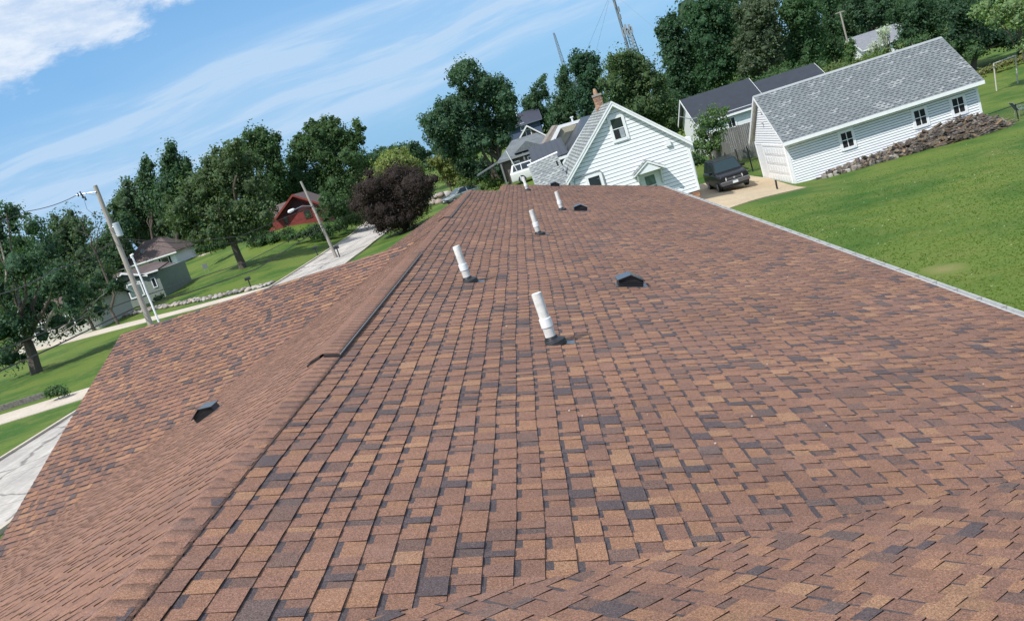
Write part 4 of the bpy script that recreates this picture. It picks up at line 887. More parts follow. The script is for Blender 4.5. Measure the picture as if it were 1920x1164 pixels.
def limbs(mb, p0, p1, r0, r1, n=5, wob=.06):
    p0, p1 = Vector(p0), Vector(p1); L = (p1-p0).length; pts = []; rs = []
    for i in range(n+1):
        t = i/n; p = p0.lerp(p1, t)
        if 0 < i < n: p += Vector((rnd.uniform(-1, 1), rnd.uniform(-1, 1), rnd.uniform(-.4, .4)))*L*wob
        pts.append(p); rs.append(r0+(r1-r0)*t)
    mb.tube(pts, rs, 7); return pts
TCOUNT = 0
def tree(name, label, D, base, circles, col=(.05, .085, .035), size=.42, dens=.62, trunk=.25, cat='tree', group=None, spiky=0., depth=.55, bark=None, fork=None, branches=True, core=True, cf=.56, jitter=.20, extra_limbs=(), fill=True):
    """circles: outline lobes (px, py, rpx) of the crown as measured in the photograph, at distance D; depth spreads them fore and aft"""
    s = D/FPX; bl = []
    if base is None: c0 = at(circles[0][0], circles[0][1], D); b = Vector((c0.x, D, gz(c0.x, D)))
    else:
        p = at(base[0], base[1], D); b = Vector((p.x, D, gz(p.x, D)))
    R_ = max(c[2] for c in circles)*s; xs = [c[0] for c in circles]; W_ = (max(xs)-min(xs))*s*.5+R_
    for (px, py, rp) in circles:
        p = at(px, py, D); r = rp*s*1.20; off = rnd.uniform(-1, 1)*max(0, W_-r)*depth
        k = (D+off)/D; q = Vector((0, 0, CAMZ)) + (p-Vector((0, 0, CAMZ)))*k
        bl.append((q.x, q.y, max(q.z, b.z+r*.55), r*k))
        if r > 1.0:      # satellites give the lobe a broken surface
            for _ in range(7):
                d = Vector((rnd.gauss(0, 1), rnd.gauss(0, 1), rnd.gauss(0, .8))).normalized(); rr = r*rnd.uniform(.26, .46)
                bl.append((q.x+d.x*r*.74, q.y+d.y*r*.74, max(q.z+d.z*r*.74, b.z+rr*.6), rr*k))
    if fill:
        main = list(circles)
        for i_, (px, py, rp) in enumerate(main):
            nb = sorted(main, key=lambda c: (c[0]-px)**2+(c[1]-py)**2)[1:4]
            for c in nb:
                if math.hypot(c[0]-px, c[1]-py) < (c[2]+rp)*1.35:
                    r = .5*(c[2]+rp)*s*rnd.uniform(.75, 1.0); off = rnd.uniform(-1, 1)*max(0, W_-r)*depth*1.1; k = (D+off)/D
                    q = Vector((0, 0, CAMZ)) + (at((px+c[0])/2, (py+c[1])/2, D)-Vector((0, 0, CAMZ)))*k; bl.append((q.x, q.y, max(q.z, b.z+r*.55), r*k))
    t = thing(name, b, label, cat, group)
    if branches:
        m_ = MB(); top = Vector((np.mean([q[0] for q in bl]), np.mean([q[1] for q in bl]), np.mean([q[2] for q in bl])))
        fk = Vector(fork) if fork is not None else b.lerp(top, .45)
        limbs(m_, b-Vector((0, 0, .3)), fk, trunk*1.15, trunk*.8, 5, .02)
        big = sorted(bl, key=lambda q: -q[3])[:9]
        for q in big: limbs(m_, fk, (q[0], q[1], q[2]), trunk*.5, trunk*.08, 5, .06)
        for (a_, b2_, r0, r1) in extra_limbs: limbs(m_, a_, b2_, r0, r1, 5, .03)
        m_.obj('trunk', bark or M_BARK, t, smooth=True)
    col = tuple(c*1.42 for c in col)
    V, Fq, C = leaf_mesh('crown', bl, col, size*.86, dens*1.3, spiky, jitter=jitter)
    cr_ = obj('crown', mesh('crown', V, Fq, M_LEAF, C), t)
    if core:
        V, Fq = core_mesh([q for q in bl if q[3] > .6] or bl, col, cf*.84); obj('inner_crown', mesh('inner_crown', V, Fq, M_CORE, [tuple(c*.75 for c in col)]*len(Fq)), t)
    return t
DG = (.046, .085, .034); BG = (.040, .078, .040); LG = (.080, .120, .040); YG = (.130, .165, .055); OL = (.065, .095, .040); TG = (.054, .088, .048)
# --- left side of the street
tb = at(68, 698, 67); tb = Vector((tb.x, 67, gz(tb.x, 67)))
p1, p2, p3 = at(52, 640, 67), at(30, 540, 67), at(12, 400, 67)
q1, q2, q3 = at(85, 620, 66.5), at(108, 560, 66), at(118, 510, 66); q4 = at(175, 565, 65.5); q5 = at(150, 592, 65.5)
tree('broken_tree', 'storm damaged tree with pale split limbs and ragged crown at far left', 67, (68, 698),
     [(25, 400, 26), (60, 428, 26), (-10, 440, 40), (88, 470, 34), (35, 495, 44), (-10, 540, 40), (105, 520, 34), (60, 570, 40), (140, 548, 28), (178, 535, 22), (-5, 620, 42), (15, 668, 34), (108, 604, 30), (150, 602, 20), (185, 582, 18), (30, 610, 34), (130, 575, 22), (205, 540, 14), (80, 630, 20)],
     col=(.036, .072, .040), size=.34, dens=.50, trunk=.42, bark=M_BARK, fork=p1, cf=.5, fill=False,
     extra_limbs=[(p1, p2, .20, .12), (p2, p3, .12, .04)])
dl = thing('dead_limbs', q1, 'bare pale broken limbs sticking out of the ragged tree at far left', 'branches')
m_ = MB(); limbs(m_, p1, p2, .17, .10); limbs(m_, p2+Vector((0, -1.5, 0)), p3+Vector((0, -1.5, 0)), .10, .03); limbs(m_, q1, q2, .12, .07); limbs(m_, q2, q3, .08, .02); limbs(m_, q5, q4, .05, .02)
limbs(m_, at(110, 618, 65.5), at(185, 560, 65), .06, .02); limbs(m_, at(150, 598, 65), at(200, 548, 65), .05, .01); limbs(m_, at(100, 640, 65), at(165, 588, 64.5), .05, .015)
m_.obj('branch', M_BARKP, dl, smooth=True)
tree('round_tree', 'round crowned tree rising beside the bare branches left of the pole', 96, (140, 600), [(130, 418, 30), (112, 440, 24), (150, 430, 20), (140, 462, 30), (100, 478, 30), (165, 490, 28), (130, 510, 30), (190, 510, 24), (90, 520, 28), (215, 535, 20)], col=TG, size=.42, dens=.6, trunk=.3, cf=.5)
dt = thing('dead_tree', at(190, 560, 90), 'thin half dead tree with bare twigs against the sky left of the transformer', 'tree')
m_ = MB(); r0_ = at(195, 540, 90); r0_.z = gz(r0_.x, 90)
limbs(m_, r0_, at(178, 470, 90), .16, .10); limbs(m_, at(178, 470, 90), at(150, 412, 90), .09, .02); limbs(m_, at(178, 470, 90), at(190, 405, 90), .07, .015); limbs(m_, at(172, 455, 90), at(205, 425, 90), .05, .012); limbs(m_, at(165, 440, 90), at(140, 430, 90), .04, .01); limbs(m_, at(185, 430, 90), at(172, 398, 90), .03, .01); limbs(m_, at(178, 470, 90), at(215, 455, 90), .05, .01)
m_.obj('trunk', M_BARK, dt, smooth=True)
V, Fq, C = leaf_mesh('x', [(p.x, p.y, p.z, r) for p, r in ((at(180, 410, 90), .7), (at(205, 432, 90), .9), (at(195, 455, 90), 1.0), (at(172, 432, 90), .6), (at(215, 470, 90), 1.1), (at(160, 470, 90), .9), (at(190, 485, 90), 1.2))], TG, .30, .30)
obj('crown', mesh('crown', V, Fq, M_LEAF, C), dt)
tree('leafy_tree', 'broad blue green tree closing the left end of the tall tree row', 172, (250, 480), [(245, 362, 26), (228, 395, 28), (265, 385, 30), (235, 430, 30), (275, 430, 36), (300, 400, 30), (310, 440, 34), (345, 450, 34), (225, 372, 14), (325, 470, 24), (215, 440, 20), (380, 455, 30), (200, 470, 22)], col=TG, size=.75, dens=.6, trunk=.4)
tree('spruce', 'pointed dark tree with upswept tips, tallest of the left tree row', 158, (330, 480), [(322, 272, 9), (322, 288, 14), (321, 305, 18), (322, 328, 24), (310, 350, 26), (338, 345, 26), (325, 385, 34), (345, 320, 14), (350, 300, 8), (300, 375, 24)], col=BG, size=.7, dens=.75, trunk=.35, spiky=.9)
tree('spruce', 'smaller pointed tree just left of the tallest spire in the left row', 160, (280, 480), [(273, 300, 7), (275, 315, 11), (276, 332, 16), (280, 352, 20), (286, 378, 26), (270, 345, 12)], col=BG, size=.7, dens=.75, trunk=.3, spiky=.9)
kf = at(432, 440, 105)
tree('yard_tree', 'big spreading yard tree with stout forked trunk on the sloping front lawn', 105, (455, 502), [(425, 292, 26), (455, 305, 28), (395, 318, 26), (365, 345, 28), (425, 335, 34), (470, 345, 30), (340, 385, 30), (395, 380, 36), (445, 390, 36), (490, 390, 26), (355, 425, 30), (410, 425, 32), (460, 430, 26), (325, 410, 18), (500, 420, 18), (440, 275, 14), (378, 448, 16), (485, 355, 20)], col=(.058, .092, .042), size=.46, dens=.66, trunk=.42, fork=kf, depth=.5,
     extra_limbs=[(at(430, 440, 104.6), at(443, 330, 101), .26, .12), (at(430, 442, 104.8), at(405, 385, 101.5), .2, .08)])
tree('leafy_tree', 'tall dark tree with spiky top standing right behind the forked yard tree', 146, (500, 480), [(475, 262, 20), (500, 265, 22), (515, 290, 22), (485, 295, 26), (525, 320, 22), (510, 340, 28), (525, 360, 22), (500, 400, 26), (455, 285, 18), (490, 250, 10), (515, 262, 10)], col=DG, size=.55, dens=.66, trunk=.35, spiky=.5)
tree('leafy_tree', 'huge rounded dark tree behind the red house and the leaning street light pole', 152, (630, 440), [(612, 245, 24), (590, 258, 24), (640, 262, 28), (565, 290, 26), (610, 290, 36), (655, 295, 32), (685, 312, 22), (555, 330, 28), (600, 340, 40), (650, 345, 38), (690, 345, 20), (560, 372, 28), (610, 385, 34), (655, 390, 34), (625, 232, 12), (585, 238, 12), (560, 262, 12), (674, 262, 10), (672, 240, 11), (668, 228, 8), (640, 420, 24), (676, 378, 22), (552, 300, 14), (545, 345, 16)], col=DG, size=.6, dens=.66, trunk=.5)
tree('small_tree', 'yellow green airy tree between the dark round tree and the purple tree', 132, (750, 340), [(748, 292, 18), (730, 305, 20), (765, 305, 18), (712, 322, 20), (745, 322, 24), (780, 318, 16), (722, 300, 12), (700, 335, 16)], col=YG, size=.45, dens=.6, trunk=.2)
tree('leafy_tree', 'low dark tree line behind the yellow green tree', 170, (750, 320), [(712, 288, 12), (745, 282, 14), (768, 278, 14), (785, 282, 12), (730, 290, 12), (795, 295, 14), (800, 310, 14), (700, 300, 12)], col=BG, size=.6, dens=.6, trunk=.25)
tree('purple_tree', 'round purple leaved tree beside the street, just beyond our roof', 93, (762, 442), [(735, 345, 32), (700, 352, 30), (770, 345, 28), (685, 378, 28), (725, 378, 36), (768, 375, 32), (800, 342, 18), (745, 322, 20), (775, 325, 18), (705, 405, 28), (745, 405, 32), (780, 392, 24), (795, 365, 18), (815, 335, 11), (720, 422, 18), (675, 360, 16), (760, 420, 18)], col=(.034, .0255, .0235), size=.22, dens=.62, trunk=.22, cat='tree', jitter=.2, cf=.60)
tree('small_tree', 'small yellowish tree right of the purple tree beside the pale rock bank', 112, (848, 365), [(838, 330, 14), (852, 342, 12), (828, 318, 12), (845, 318, 11), (862, 335, 10), (812, 305, 13), (828, 300, 12), (845, 300, 10)], col=(.105, .125, .04), size=.35, dens=.55, trunk=.12)
kf = at(935, 300, 102)
tree('elm', 'large vase shaped elm with three leaning trunks left of the grey hipped house', 102, (955, 338), [(868, 122, 16), (848, 140, 14), (886, 122, 13), (862, 150, 18), (898, 150, 20), (925, 158, 20), (948, 168, 18), (962, 188, 14), (905, 180, 28), (870, 185, 22), (838, 195, 18), (818, 215, 18), (798, 232, 14), (935, 195, 26), (955, 218, 20), (868, 215, 30), (838, 235, 26), (905, 225, 32), (810, 250, 18), (940, 240, 24), (862, 255, 28), (895, 265, 26), (828, 270, 18), (925, 270, 20), (790, 222, 8), (845, 290, 16), (950, 260, 14), (878, 285, 18)], col=(.040, .080, .044), size=.40, dens=.66, trunk=.34, fork=kf, depth=.45,
     extra_limbs=[(at(935, 335, 101), at(905, 285, 101), .22, .14), (at(905, 285, 101), at(880, 255, 101), .13, .05), (at(925, 338, 101.5), at(922, 280, 101.5), .18, .10)])
tree('leafy_tree', 'dark undergrowth trees filling the shade below the big elm', 125, (880, 345), [(870, 305, 20), (845, 318, 16), (895, 315, 22), (865, 330, 17), (905, 335, 18), (885, 334, 16), (858, 292, 16), (925, 315, 18), (940, 325, 14), (850, 335, 14), (965, 320, 12), (985, 318, 12)], col=(.030, .060, .034), size=.45, dens=.6, trunk=.2)
for lb, D_, cs, cl in (('bright green round bush by the end of our roof', 90, [(925, 345, 13), (905, 350, 11), (945, 340, 11), (915, 340, 9)], LG), ('low bush left of the bright round one', 100, [(868, 340, 9), (880, 346, 10), (862, 350, 8), (893, 344, 8)], LG), ('small bush in front of the white estate car', 92, [(1000, 344, 10), (1012, 340, 8)], DG)):
    tree('bush', lb, D_, None, cs, col=cl, size=.26, dens=.7, trunk=.05, cat='bush', branches=False)
# --- behind the houses, up the hill to the right
T = [
 ('thin_tree', 'thin loose tree just right of the elm, left of the leftmost far tower', 135, (1005, 250), [(1000, 168, 9), (1015, 152, 9), (1022, 142, 5), (1005, 185, 13), (992, 195, 12), (1022, 175, 11), (1000, 210, 16), (1022, 215, 16), (985, 182, 6), (1040, 232, 18)], BG, .42, 0),
 ('leafy_tree', 'dense upright tree directly under the lone left radio tower', 122, (1060, 250), [(1056, 130, 10), (1056, 150, 14), (1060, 175, 20), (1045, 200, 20), (1070, 205, 24), (1045, 232, 20), (1075, 240, 20)], BG, .45, .3),
 ('leafy_tree', 'dark tree with a lumpy flat top between the two far towers', 118, (1100, 240), [(1080, 108, 13), (1102, 105, 12), (1118, 112, 12), (1078, 130, 18), (1108, 130, 20), (1095, 155, 24), (1120, 165, 20), (1085, 182, 20), (1110, 200, 24)], (.030, .068, .038), .42, .2),
 ('leafy_tree', 'lighter spiky tree standing right behind the brick chimney', 100, (1190, 260), [(1158, 110, 16), (1180, 102, 14), (1200, 112, 14), (1148, 132, 18), (1178, 130, 22), (1208, 130, 16), (1145, 160, 20), (1180, 162, 26), (1215, 155, 22), (1238, 152, 16), (1160, 190, 24), (1200, 195, 26), (1238, 188, 22), (1255, 215, 20), (1225, 222, 22), (1265, 240, 16), (1185, 215, 20)], (.055, .092, .040), .40, .6),
 ('forest_tree', 'tall dark tree at the left edge of the hillside wood', 116, (1290, 200), [(1242, 42, 12), (1262, 38, 14), (1245, 62, 14), (1270, 60, 20), (1255, 90, 16), (1285, 88, 24), (1262, 118, 18), (1292, 125, 24), (1270, 155, 22), (1300, 165, 24), (1285, 195, 22)], (.032, .070, .036), .45, 0),
 ('forest_tree', 'very dark tree with high crown behind the black roof ridge', 112, (1350, 190), [(1310, 15, 22), (1340, 8, 24), (1300, 42, 18), (1335, 42, 28), (1365, 35, 24), (1325, 80, 28), (1362, 80, 28), (1338, 118, 28), (1372, 120, 24), (1345, 155, 24), (1320, 140, 18)], (.030, .070, .032), .45, 0),
 ('forest_tree', 'paler grey green tree in the middle of the hillside wood', 106, (1430, 150), [(1400, 15, 24), (1432, 12, 22), (1412, 50, 28), (1442, 45, 24), (1402, 85, 26), (1438, 85, 28), (1412, 120, 22), (1448, 118, 20), (1395, 130, 16)], (.058, .082, .046), .42, 0),
 ('forest_tree', 'dense mid green tree left of the distant grey roof', 108, (1510, 130), [(1478, 10, 24), (1510, 5, 24), (1488, 45, 26), (1520, 40, 26), (1500, 80, 26), (1532, 78, 22), (1478, 90, 20), (1495, 112, 20), (1525, 112, 18), (1470, 120, 16)], (.040, .082, .034), .42, 0),
 ('forest_tree', 'tree directly left of the bare roadside pole on the hill', 118, (1560, 110), [(1545, 15, 22), (1560, -10, 24), (1562, 50, 18), (1550, 85, 18), (1572, 100, 16), (1548, 108, 16)], (.038, .078, .036), .42, 0),
 ('conifer', 'small pointed evergreen beside the bare pole above the garage ridge', 98, (1595, 130), [(1597, 78, 5), (1596, 88, 9), (1594, 100, 12), (1592, 114, 14)], (.055, .100, .036), .35, .8),
 ('forest_tree', 'spreading tree above the distant grey roof', 134, (1640, 100), [(1600, 15, 22), (1630, 10, 22), (1612, 40, 16), (1640, 38, 16), (1665, 25, 20), (1600, -12, 20), (1650, -10, 22)], (.036, .072, .038), .48, 0),
 ('forest_tree', 'thick dark tree behind the right half of the garage ridge', 104, (1710, 100), [(1690, 28, 22), (1715, 10, 24), (1735, 40, 24), (1710, 62, 22), (1745, 70, 18), (1690, 78, 14), (1760, 20, 24)], (.032, .068, .034), .42, 0),
 ('forest_tree', 'black green tree shading the brush right of the garage gable', 98, (1820, 125), [(1785, 10, 24), (1790, 50, 24), (1815, 30, 22), (1805, 75, 20), (1778, 78, 16), (1830, 65, 18), (1822, 98, 14), (1800, 95, 14), (1840, 0, 20), (1860, 60, 20), (1885, 75, 18), (1912, 70, 20), (1930, 90, 16), (1850, 88, 14)], (.026, .056, .030), .40, 0),
 ('leafy_tree', 'sunlit bright leaved tree at the top right corner', 76, (1935, 130), [(1848, 12, 18), (1830, 25, 12), (1872, 22, 18), (1895, 12, 22), (1862, 42, 12), (1905, 38, 16), (1925, 20, 24), (1935, 60, 18), (1850, 32, 9), (1925, 85, 14)], (.115, .175, .075), .34, 0),
 ('brush_tree', 'mixed light green brush just over the left part of the garage ridge', 94, (1560, 150), [(1560, 128, 14), (1540, 138, 12), (1525, 145, 11), (1580, 125, 12), (1610, 115, 11), (1635, 105, 11), (1660, 95, 10), (1690, 88, 10), (1600, 130, 12), (1565, 142, 12), (1625, 120, 12), (1650, 112, 12), (1505, 152, 10)], (.085, .125, .045), .34, 0),
 ('white_blossom_tree', 'pale silvery leaved tree beside the distant grey roof', 104, (1680, 90), [(1650, 60, 9), (1662, 68, 9), (1640, 84, 9), (1655, 82, 8), (1632, 92, 7), (1665, 52, 6)], (.36, .40, .36), .22, 0),
 ('small_tree', 'small leafy tree in front of the plank fence, beside the black car', 66, (1325, 295), [(1338, 205, 7), (1325, 215, 12), (1350, 215, 12), (1310, 232, 13), (1335, 232, 16), (1360, 235, 11), (1318, 252, 17), (1345, 255, 15), (1305, 272, 14), (1330, 275, 15), (1352, 275, 10), (1315, 290, 12), (1362, 205, 5)], (.062, .110, .040), .24, .4),
]
for (nm, lb, D_, bs, cs, cl, sz, sp) in T:
    tree(nm, lb, D_, bs, cs, col=cl, size=sz, dens=.60, trunk=.3 if nm not in ('small_tree',) and D_ > 80 else .12, spiky=sp)
for lb, D_, cs in (('dark shrubs between the cottage wall and the small leafy tree', 63, [(1305, 305, 9), (1318, 302, 8), (1300, 292, 8)]),
                   ('clipped shrub before the door of the white bungalow', 143, [(312, 508, 10), (322, 504, 8), (300, 512, 7)]),
                   ('low grey green bush by the low wall at far left', 49.5, [(98, 732, 13), (112, 730, 12), (88, 738, 10), (122, 736, 8)]),
                   ('dark shrubs at the foot of the yard behind the forked tree, left clump', 124, [(372, 468, 11), (392, 462, 13), (412, 458, 12)]),
                   ('dark shrubs at the foot of the yard behind the forked tree, right clump', 122, [(478, 455, 14), (500, 452, 15), (520, 448, 13), (488, 440, 14), (540, 440, 12)]),
                   ('leafy shrubs below the red house wall', 118, [(560, 440, 11), (578, 436, 12), (598, 440, 14), (615, 432, 13), (635, 425, 12), (590, 425, 10), (545, 445, 9)]),
                   ('small trees hiding the right end of the red house', 119, [(612, 375, 13), (626, 392, 14), (596, 394, 8), (640, 380, 14), (578, 404, 5), (610, 410, 10), (650, 400, 14)]),
                   ('dark hedge right of the red house', 122, [(655, 412, 16), (675, 405, 16), (690, 398, 14), (640, 418, 12)]),
                   ('shrub mass left behind the white bungalow', 165, [(205, 480, 12), (190, 490, 12), (352, 478, 9), (364, 478, 10)]),
                   ('grassy brush in the shade right of the garage', 92, [(1840, 135, 8), (1858, 128, 8), (1878, 122, 8), (1896, 115, 8), (1916, 110, 8)]),
                   ('long dark hedge closing the wood behind the garage and sheds', 98, [(1275, 225, 20), (1300, 205, 20), (1330, 195, 22), (1360, 180, 22), (1390, 168, 22), (1420, 158, 20), (1450, 148, 20), (1480, 140, 20), (1510, 132, 18), (1545, 125, 14), (1700, 85, 14), (1735, 75, 14), (1775, 80, 16), (1800, 95, 18), (1830, 110, 16)]),
                   ('ornamental shrub by the porch steps of the sage green house', 103, [(305, 562, 7), (295, 570, 6), (240, 580, 6)])):
    tree('shrub', lb, D_, None, cs, col=(.045, .085, .036) if 'grassy' not in lb else (.13, .14, .06), size=.20 if D_ < 70 else .34, dens=.7, branches=False, cat='shrub')
# far-off wood along the horizon
bl = []
for k in range(150):
    x = -330+k*4.6+rnd.uniform(-3, 3); y = 250+rnd.uniform(-25, 30)+abs(x)*.05; r = rnd.uniform(4, 7.5); z = gz(x, y)+rnd.uniform(1.5, 5.0)
    bl.append((x, y, z, r))
V, Fq, C = leaf_mesh('x', bl, (.045, .085, .045), 1.5, .55)
o = obj('distant_wood', mesh('distant_wood', V, Fq, M_LEAF, C)); tag(o, 'low belt of far off woodland along the skyline behind the houses', 'wood', kind='stuff')
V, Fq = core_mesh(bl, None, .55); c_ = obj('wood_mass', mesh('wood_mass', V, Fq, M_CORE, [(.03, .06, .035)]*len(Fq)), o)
c_['kind'] = 'stuff'

# the wooded rise behind the garage reads as one mass beyond its first trees
bl = []
for k in range(120):
    px = rnd.uniform(1250, 1935); hzn = 561-.319*px; top = max(-25, 40-(px-1240)*.35); py = rnd.uniform(top, hzn+45); D_ = rnd.uniform(138, 165)
    p = at(px, py, D_); bl.append((p.x, p.y, p.z, rnd.uniform(2.2, 3.8)))
V, Fq, C = leaf_mesh('x', bl, (.050, .095, .042), .62, .62)
o = obj('hillside_wood', mesh('hillside_wood', V, Fq, M_LEAF, C)); tag(o, 'deep shady wood filling the hillside behind the front trees', 'wood', kind='stuff')
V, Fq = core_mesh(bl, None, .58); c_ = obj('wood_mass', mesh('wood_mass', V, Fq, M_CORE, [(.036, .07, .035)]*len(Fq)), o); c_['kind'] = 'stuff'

tree('leafy_tree', 'dense tree mass behind the ragged tree at the far left edge', 112, (40, 620), [(-15, 470, 30), (15, 480, 30), (50, 475, 30), (80, 490, 26), (-10, 530, 34), (30, 530, 34), (70, 530, 32), (110, 525, 26), (10, 580, 34), (60, 575, 30), (100, 565, 24), (30, 455, 22), (-20, 600, 30)], col=DG, size=.5, dens=.6, trunk=.3)
tree('leafy_tree', 'dark broad tree filling the gap between the round tree and the pole', 150, (210, 500), [(150, 480, 24), (180, 465, 24), (205, 450, 24), (225, 460, 24), (165, 505, 24), (195, 490, 26), (215, 500, 20), (120, 500, 20), (235, 420, 20)], col=BG, size=.6, dens=.6, trunk=.3)
tree('leafy_tree', 'continuous dark tree wall behind the forked yard tree', 168, (400, 470), [(350, 385, 28), (385, 370, 28), (380, 410, 30), (345, 420, 28), (420, 400, 30), (425, 430, 26), (460, 420, 28), (500, 430, 24), (395, 440, 24), (540, 410, 22), (555, 350, 18), (545, 380, 20), (440, 350, 24)], col=DG, size=.62, dens=.6, trunk=.3)
tree('small_tree', 'leafy tree hanging over the porch roof of the sage green house', 92, (170, 600), [(150, 545, 18), (175, 560, 16), (195, 575, 12), (140, 570, 16), (120, 590, 16), (160, 588, 12), (185, 590, 9), (100, 600, 14)], col=TG, size=.36, dens=.6, trunk=.18)
# ------------------------------------------------------------------ poles, wires, lamp
def pole(name, label, ptop, pbot, D, r0, r1, mt_=M_WOOD, cat='utility pole', parts=None):
    a, b = at(*ptop, D), at(*pbot, D); d = (b-a); k = (a.z-gz(b.x, D))/(a.z-b.z); g = a+d*k
    t = thing(name, g, label, cat); m_ = MB(); n = 8
    m_.tube([g.lerp(a, i/n)+Vector((rnd.uniform(-.01, .01), 0, 0)) for i in range(n+1)], [r0+(r1-r0)*i/n for i in range(n+1)], 14); m_.obj('shaft', mt_, t, smooth=True)
    return t, g, a
PD = 56.0
up, pg, ptp = pole('utility_pole', 'grey weathered wooden utility pole with transformer can, leaning at left', (178, 348), (281, 605), PD, .19, .13)
m_ = MB(); A_ = at(172, 361, PD-.15); B_ = at(143, 366, PD-.15); m_.tube([at(180, 360, PD-.15), A_, B_], .035, 6)
m_.tube([at(180, 366, PD-.1), at(160, 362, PD-.2)], .018, 6); arm = m_.obj('cross_arm', M_METB, up)
for (x, y, r) in ((155, 368, .09), (160, 372, .07), (151, 362, .06), (146, 365, .05)):
    m_ = MB(); c = at(x, y, PD-.2); m_.tube([c+Vector((0, 0, -.13)), c+Vector((0, 0, -.05)), c, c+Vector((0, 0, .10))], [r*.6, r, r*.5, r*.8], 8); m_.obj('insulator', M_BLK, arm)
c1, c2 = at(216, 418, PD-.25), at(226, 443, PD-.25); m_ = MB(); dd = (c2-c1); m_.tube([c1, c1+dd*.03, c2-dd*.04, c2], [.17, .20, .20, .16], 16); tf = m_.obj('transformer', mat('transformer_grey', (.42, .47, .50), .45, (3, .08, 3)), up, smooth=True)
m_ = MB(); m_.tube([c1+Vector((-.05, 0, .0)), c1+Vector((-.08, 0, .22))], [.05, .03], 8); m_.tube([c1+Vector((.1, 0, 0)), c1+Vector((.1, 0, .16))], [.04, .025], 8); m_.obj('bushing', M_BRICK if False else M_BLK, tf)
m_ = MB(); m_.tube([at(214, 425, PD-.05), at(205, 428, PD-.05)], .05, 6); m_.tube([at(222, 440, PD-.05), at(211, 442, PD-.05)], .05, 6); m_.obj('bracket', M_METB, up)
rp, rg, rt = pole('service_riser', 'white service conduit mast standing beside the weathered utility pole', (248, 481), (298, 604), PD-.3, .065, .055, M_TRIM, 'mast')
m_ = MB(); m_.tube([at(248, 484, PD-.3), at(246, 479, PD-.3), at(250, 476, PD-.3)], [.07, .09, .05], 10); m_.obj('weather_head', M_TRIM, rp)
m_ = MB(); m_.tube([at(256, 533, PD-.1), at(269, 531, PD-.3)], .03, 6); m_.obj('standoff', M_METB, rp)
lp, lg, lt_ = pole('utility_pole', 'slim wooden pole carrying a street light arm, near the middle of the street', (564, 340), (634, 490), 90, .17, .11)
m_ = MB(); m_.tube([at(594, 392, 90), at(580, 386, 89.5), at(565, 387, 88.8), at(553, 393, 88.2)], .035, 6); la = m_.obj('lamp_arm', M_METB, lp)
m_ = MB(); p, q = at(552, 392, 88.2), at(540, 398, 87.8); m_.tube([p, p.lerp(q, .2), p.lerp(q, .8), q], [.06, .13, .16, .08], 8); m_.obj('lamp_head', M_TRIM, la)
def wire(label, pts, r=.012, sag=.0):
    P = []
    for i in range(len(pts)-1):
        a, b = at(*pts[i]), at(*pts[i+1])
        for k in range(8): t = k/8; p = a.lerp(b, t); p.z -= sag*4*t*(1-t); P.append(p)
    P.append(at(*pts[-1])); m_ = MB(); m_.tube(P, r*1.5, 4)
    o = m_.obj('power_line', M_WIRE); tag(o, label, 'wire', 'wires strung between the street poles')
wire('uppermost wire running off left from the insulators at the pole top', [(146, 365, PD), (46, 397, PD-6), (-60, 428, PD-12)], .013, .15)
wire('thin drop loop hanging from the insulators down to the transformer can', [(157, 372, PD), (163, 392, PD), (173, 400, PD), (216, 416, PD)], .007)
wire('single wire leaving the transformer pole toward the left through the ragged tree', [(214, 452, PD), (100, 506, PD-10), (-40, 560, PD-22)], .017, .2)
wire('thick cable crossing the tall tree row from the transformer to the street light pole', [(222, 447, PD), (330, 456, 66), (450, 443, 78), (593, 384, 90)], .018, .0)
wire('faint second cable just under the thick cable in front of the forked tree', [(232, 452, PD), (330, 466, 66), (470, 452, 80), (601, 396, 90)], .010, .0)
wire('upper of the two low communication cables sweeping across the lawn', [(-60, 683, 40), (90, 620, 46), (245, 563, PD), (330, 535, 62), (460, 492, 74), (604, 420, 90)], .018, .0)
wire('lower and thicker of the two low communication cables', [(-60, 722, 40), (90, 655, 46), (255, 576, PD), (345, 552, 62), (480, 505, 74), (608, 424, 90)], .026, .0)
wire('thin line from the street light pole into the trees at right', [(592, 384, 90), (650, 379, 100), (740, 352, 115)], .010, .1)
wire('lower thin line from the street light pole behind the purple tree', [(606, 416, 90), (660, 402, 100), (760, 358, 115)], .010, .1)
m_ = MB(); c = at(260, 457, PD)
for k, (dx_, dy_) in enumerate(((0, 0), (6, 14), (12, 24))): m_.tube([at(228, 450+3*k, PD), at(236+dx_, 470+dy_, PD), at(256+dx_, 468+dy_*.6, PD), at(266, 458, PD)], .012, 5)
m_.tube([at(258, 454, PD), at(268, 459, PD)], .07, 8); m_.obj('cable_splice', M_WIRE, up)
hpole, _, _ = pole('bare_pole', 'bare leaning roadside pole sticking out of the wood above the garage', (1575, 22), (1592, 90), 115, .13, .10, M_WOOD, 'pole')
m_ = MB(); m_.box((*(at(1574, 24, 115)-Vector((.5, .05, .05))),), (*(at(1574, 24, 115)+Vector((.6, .05, .06))),)); m_.obj('cross_arm', M_WOOD, hpole)
fp, _, _ = pole('flag_pole', 'thin white pole slanting past the white estate car', (949, 283), (986, 350), 76, .04, .03, M_TRIM, 'pole')
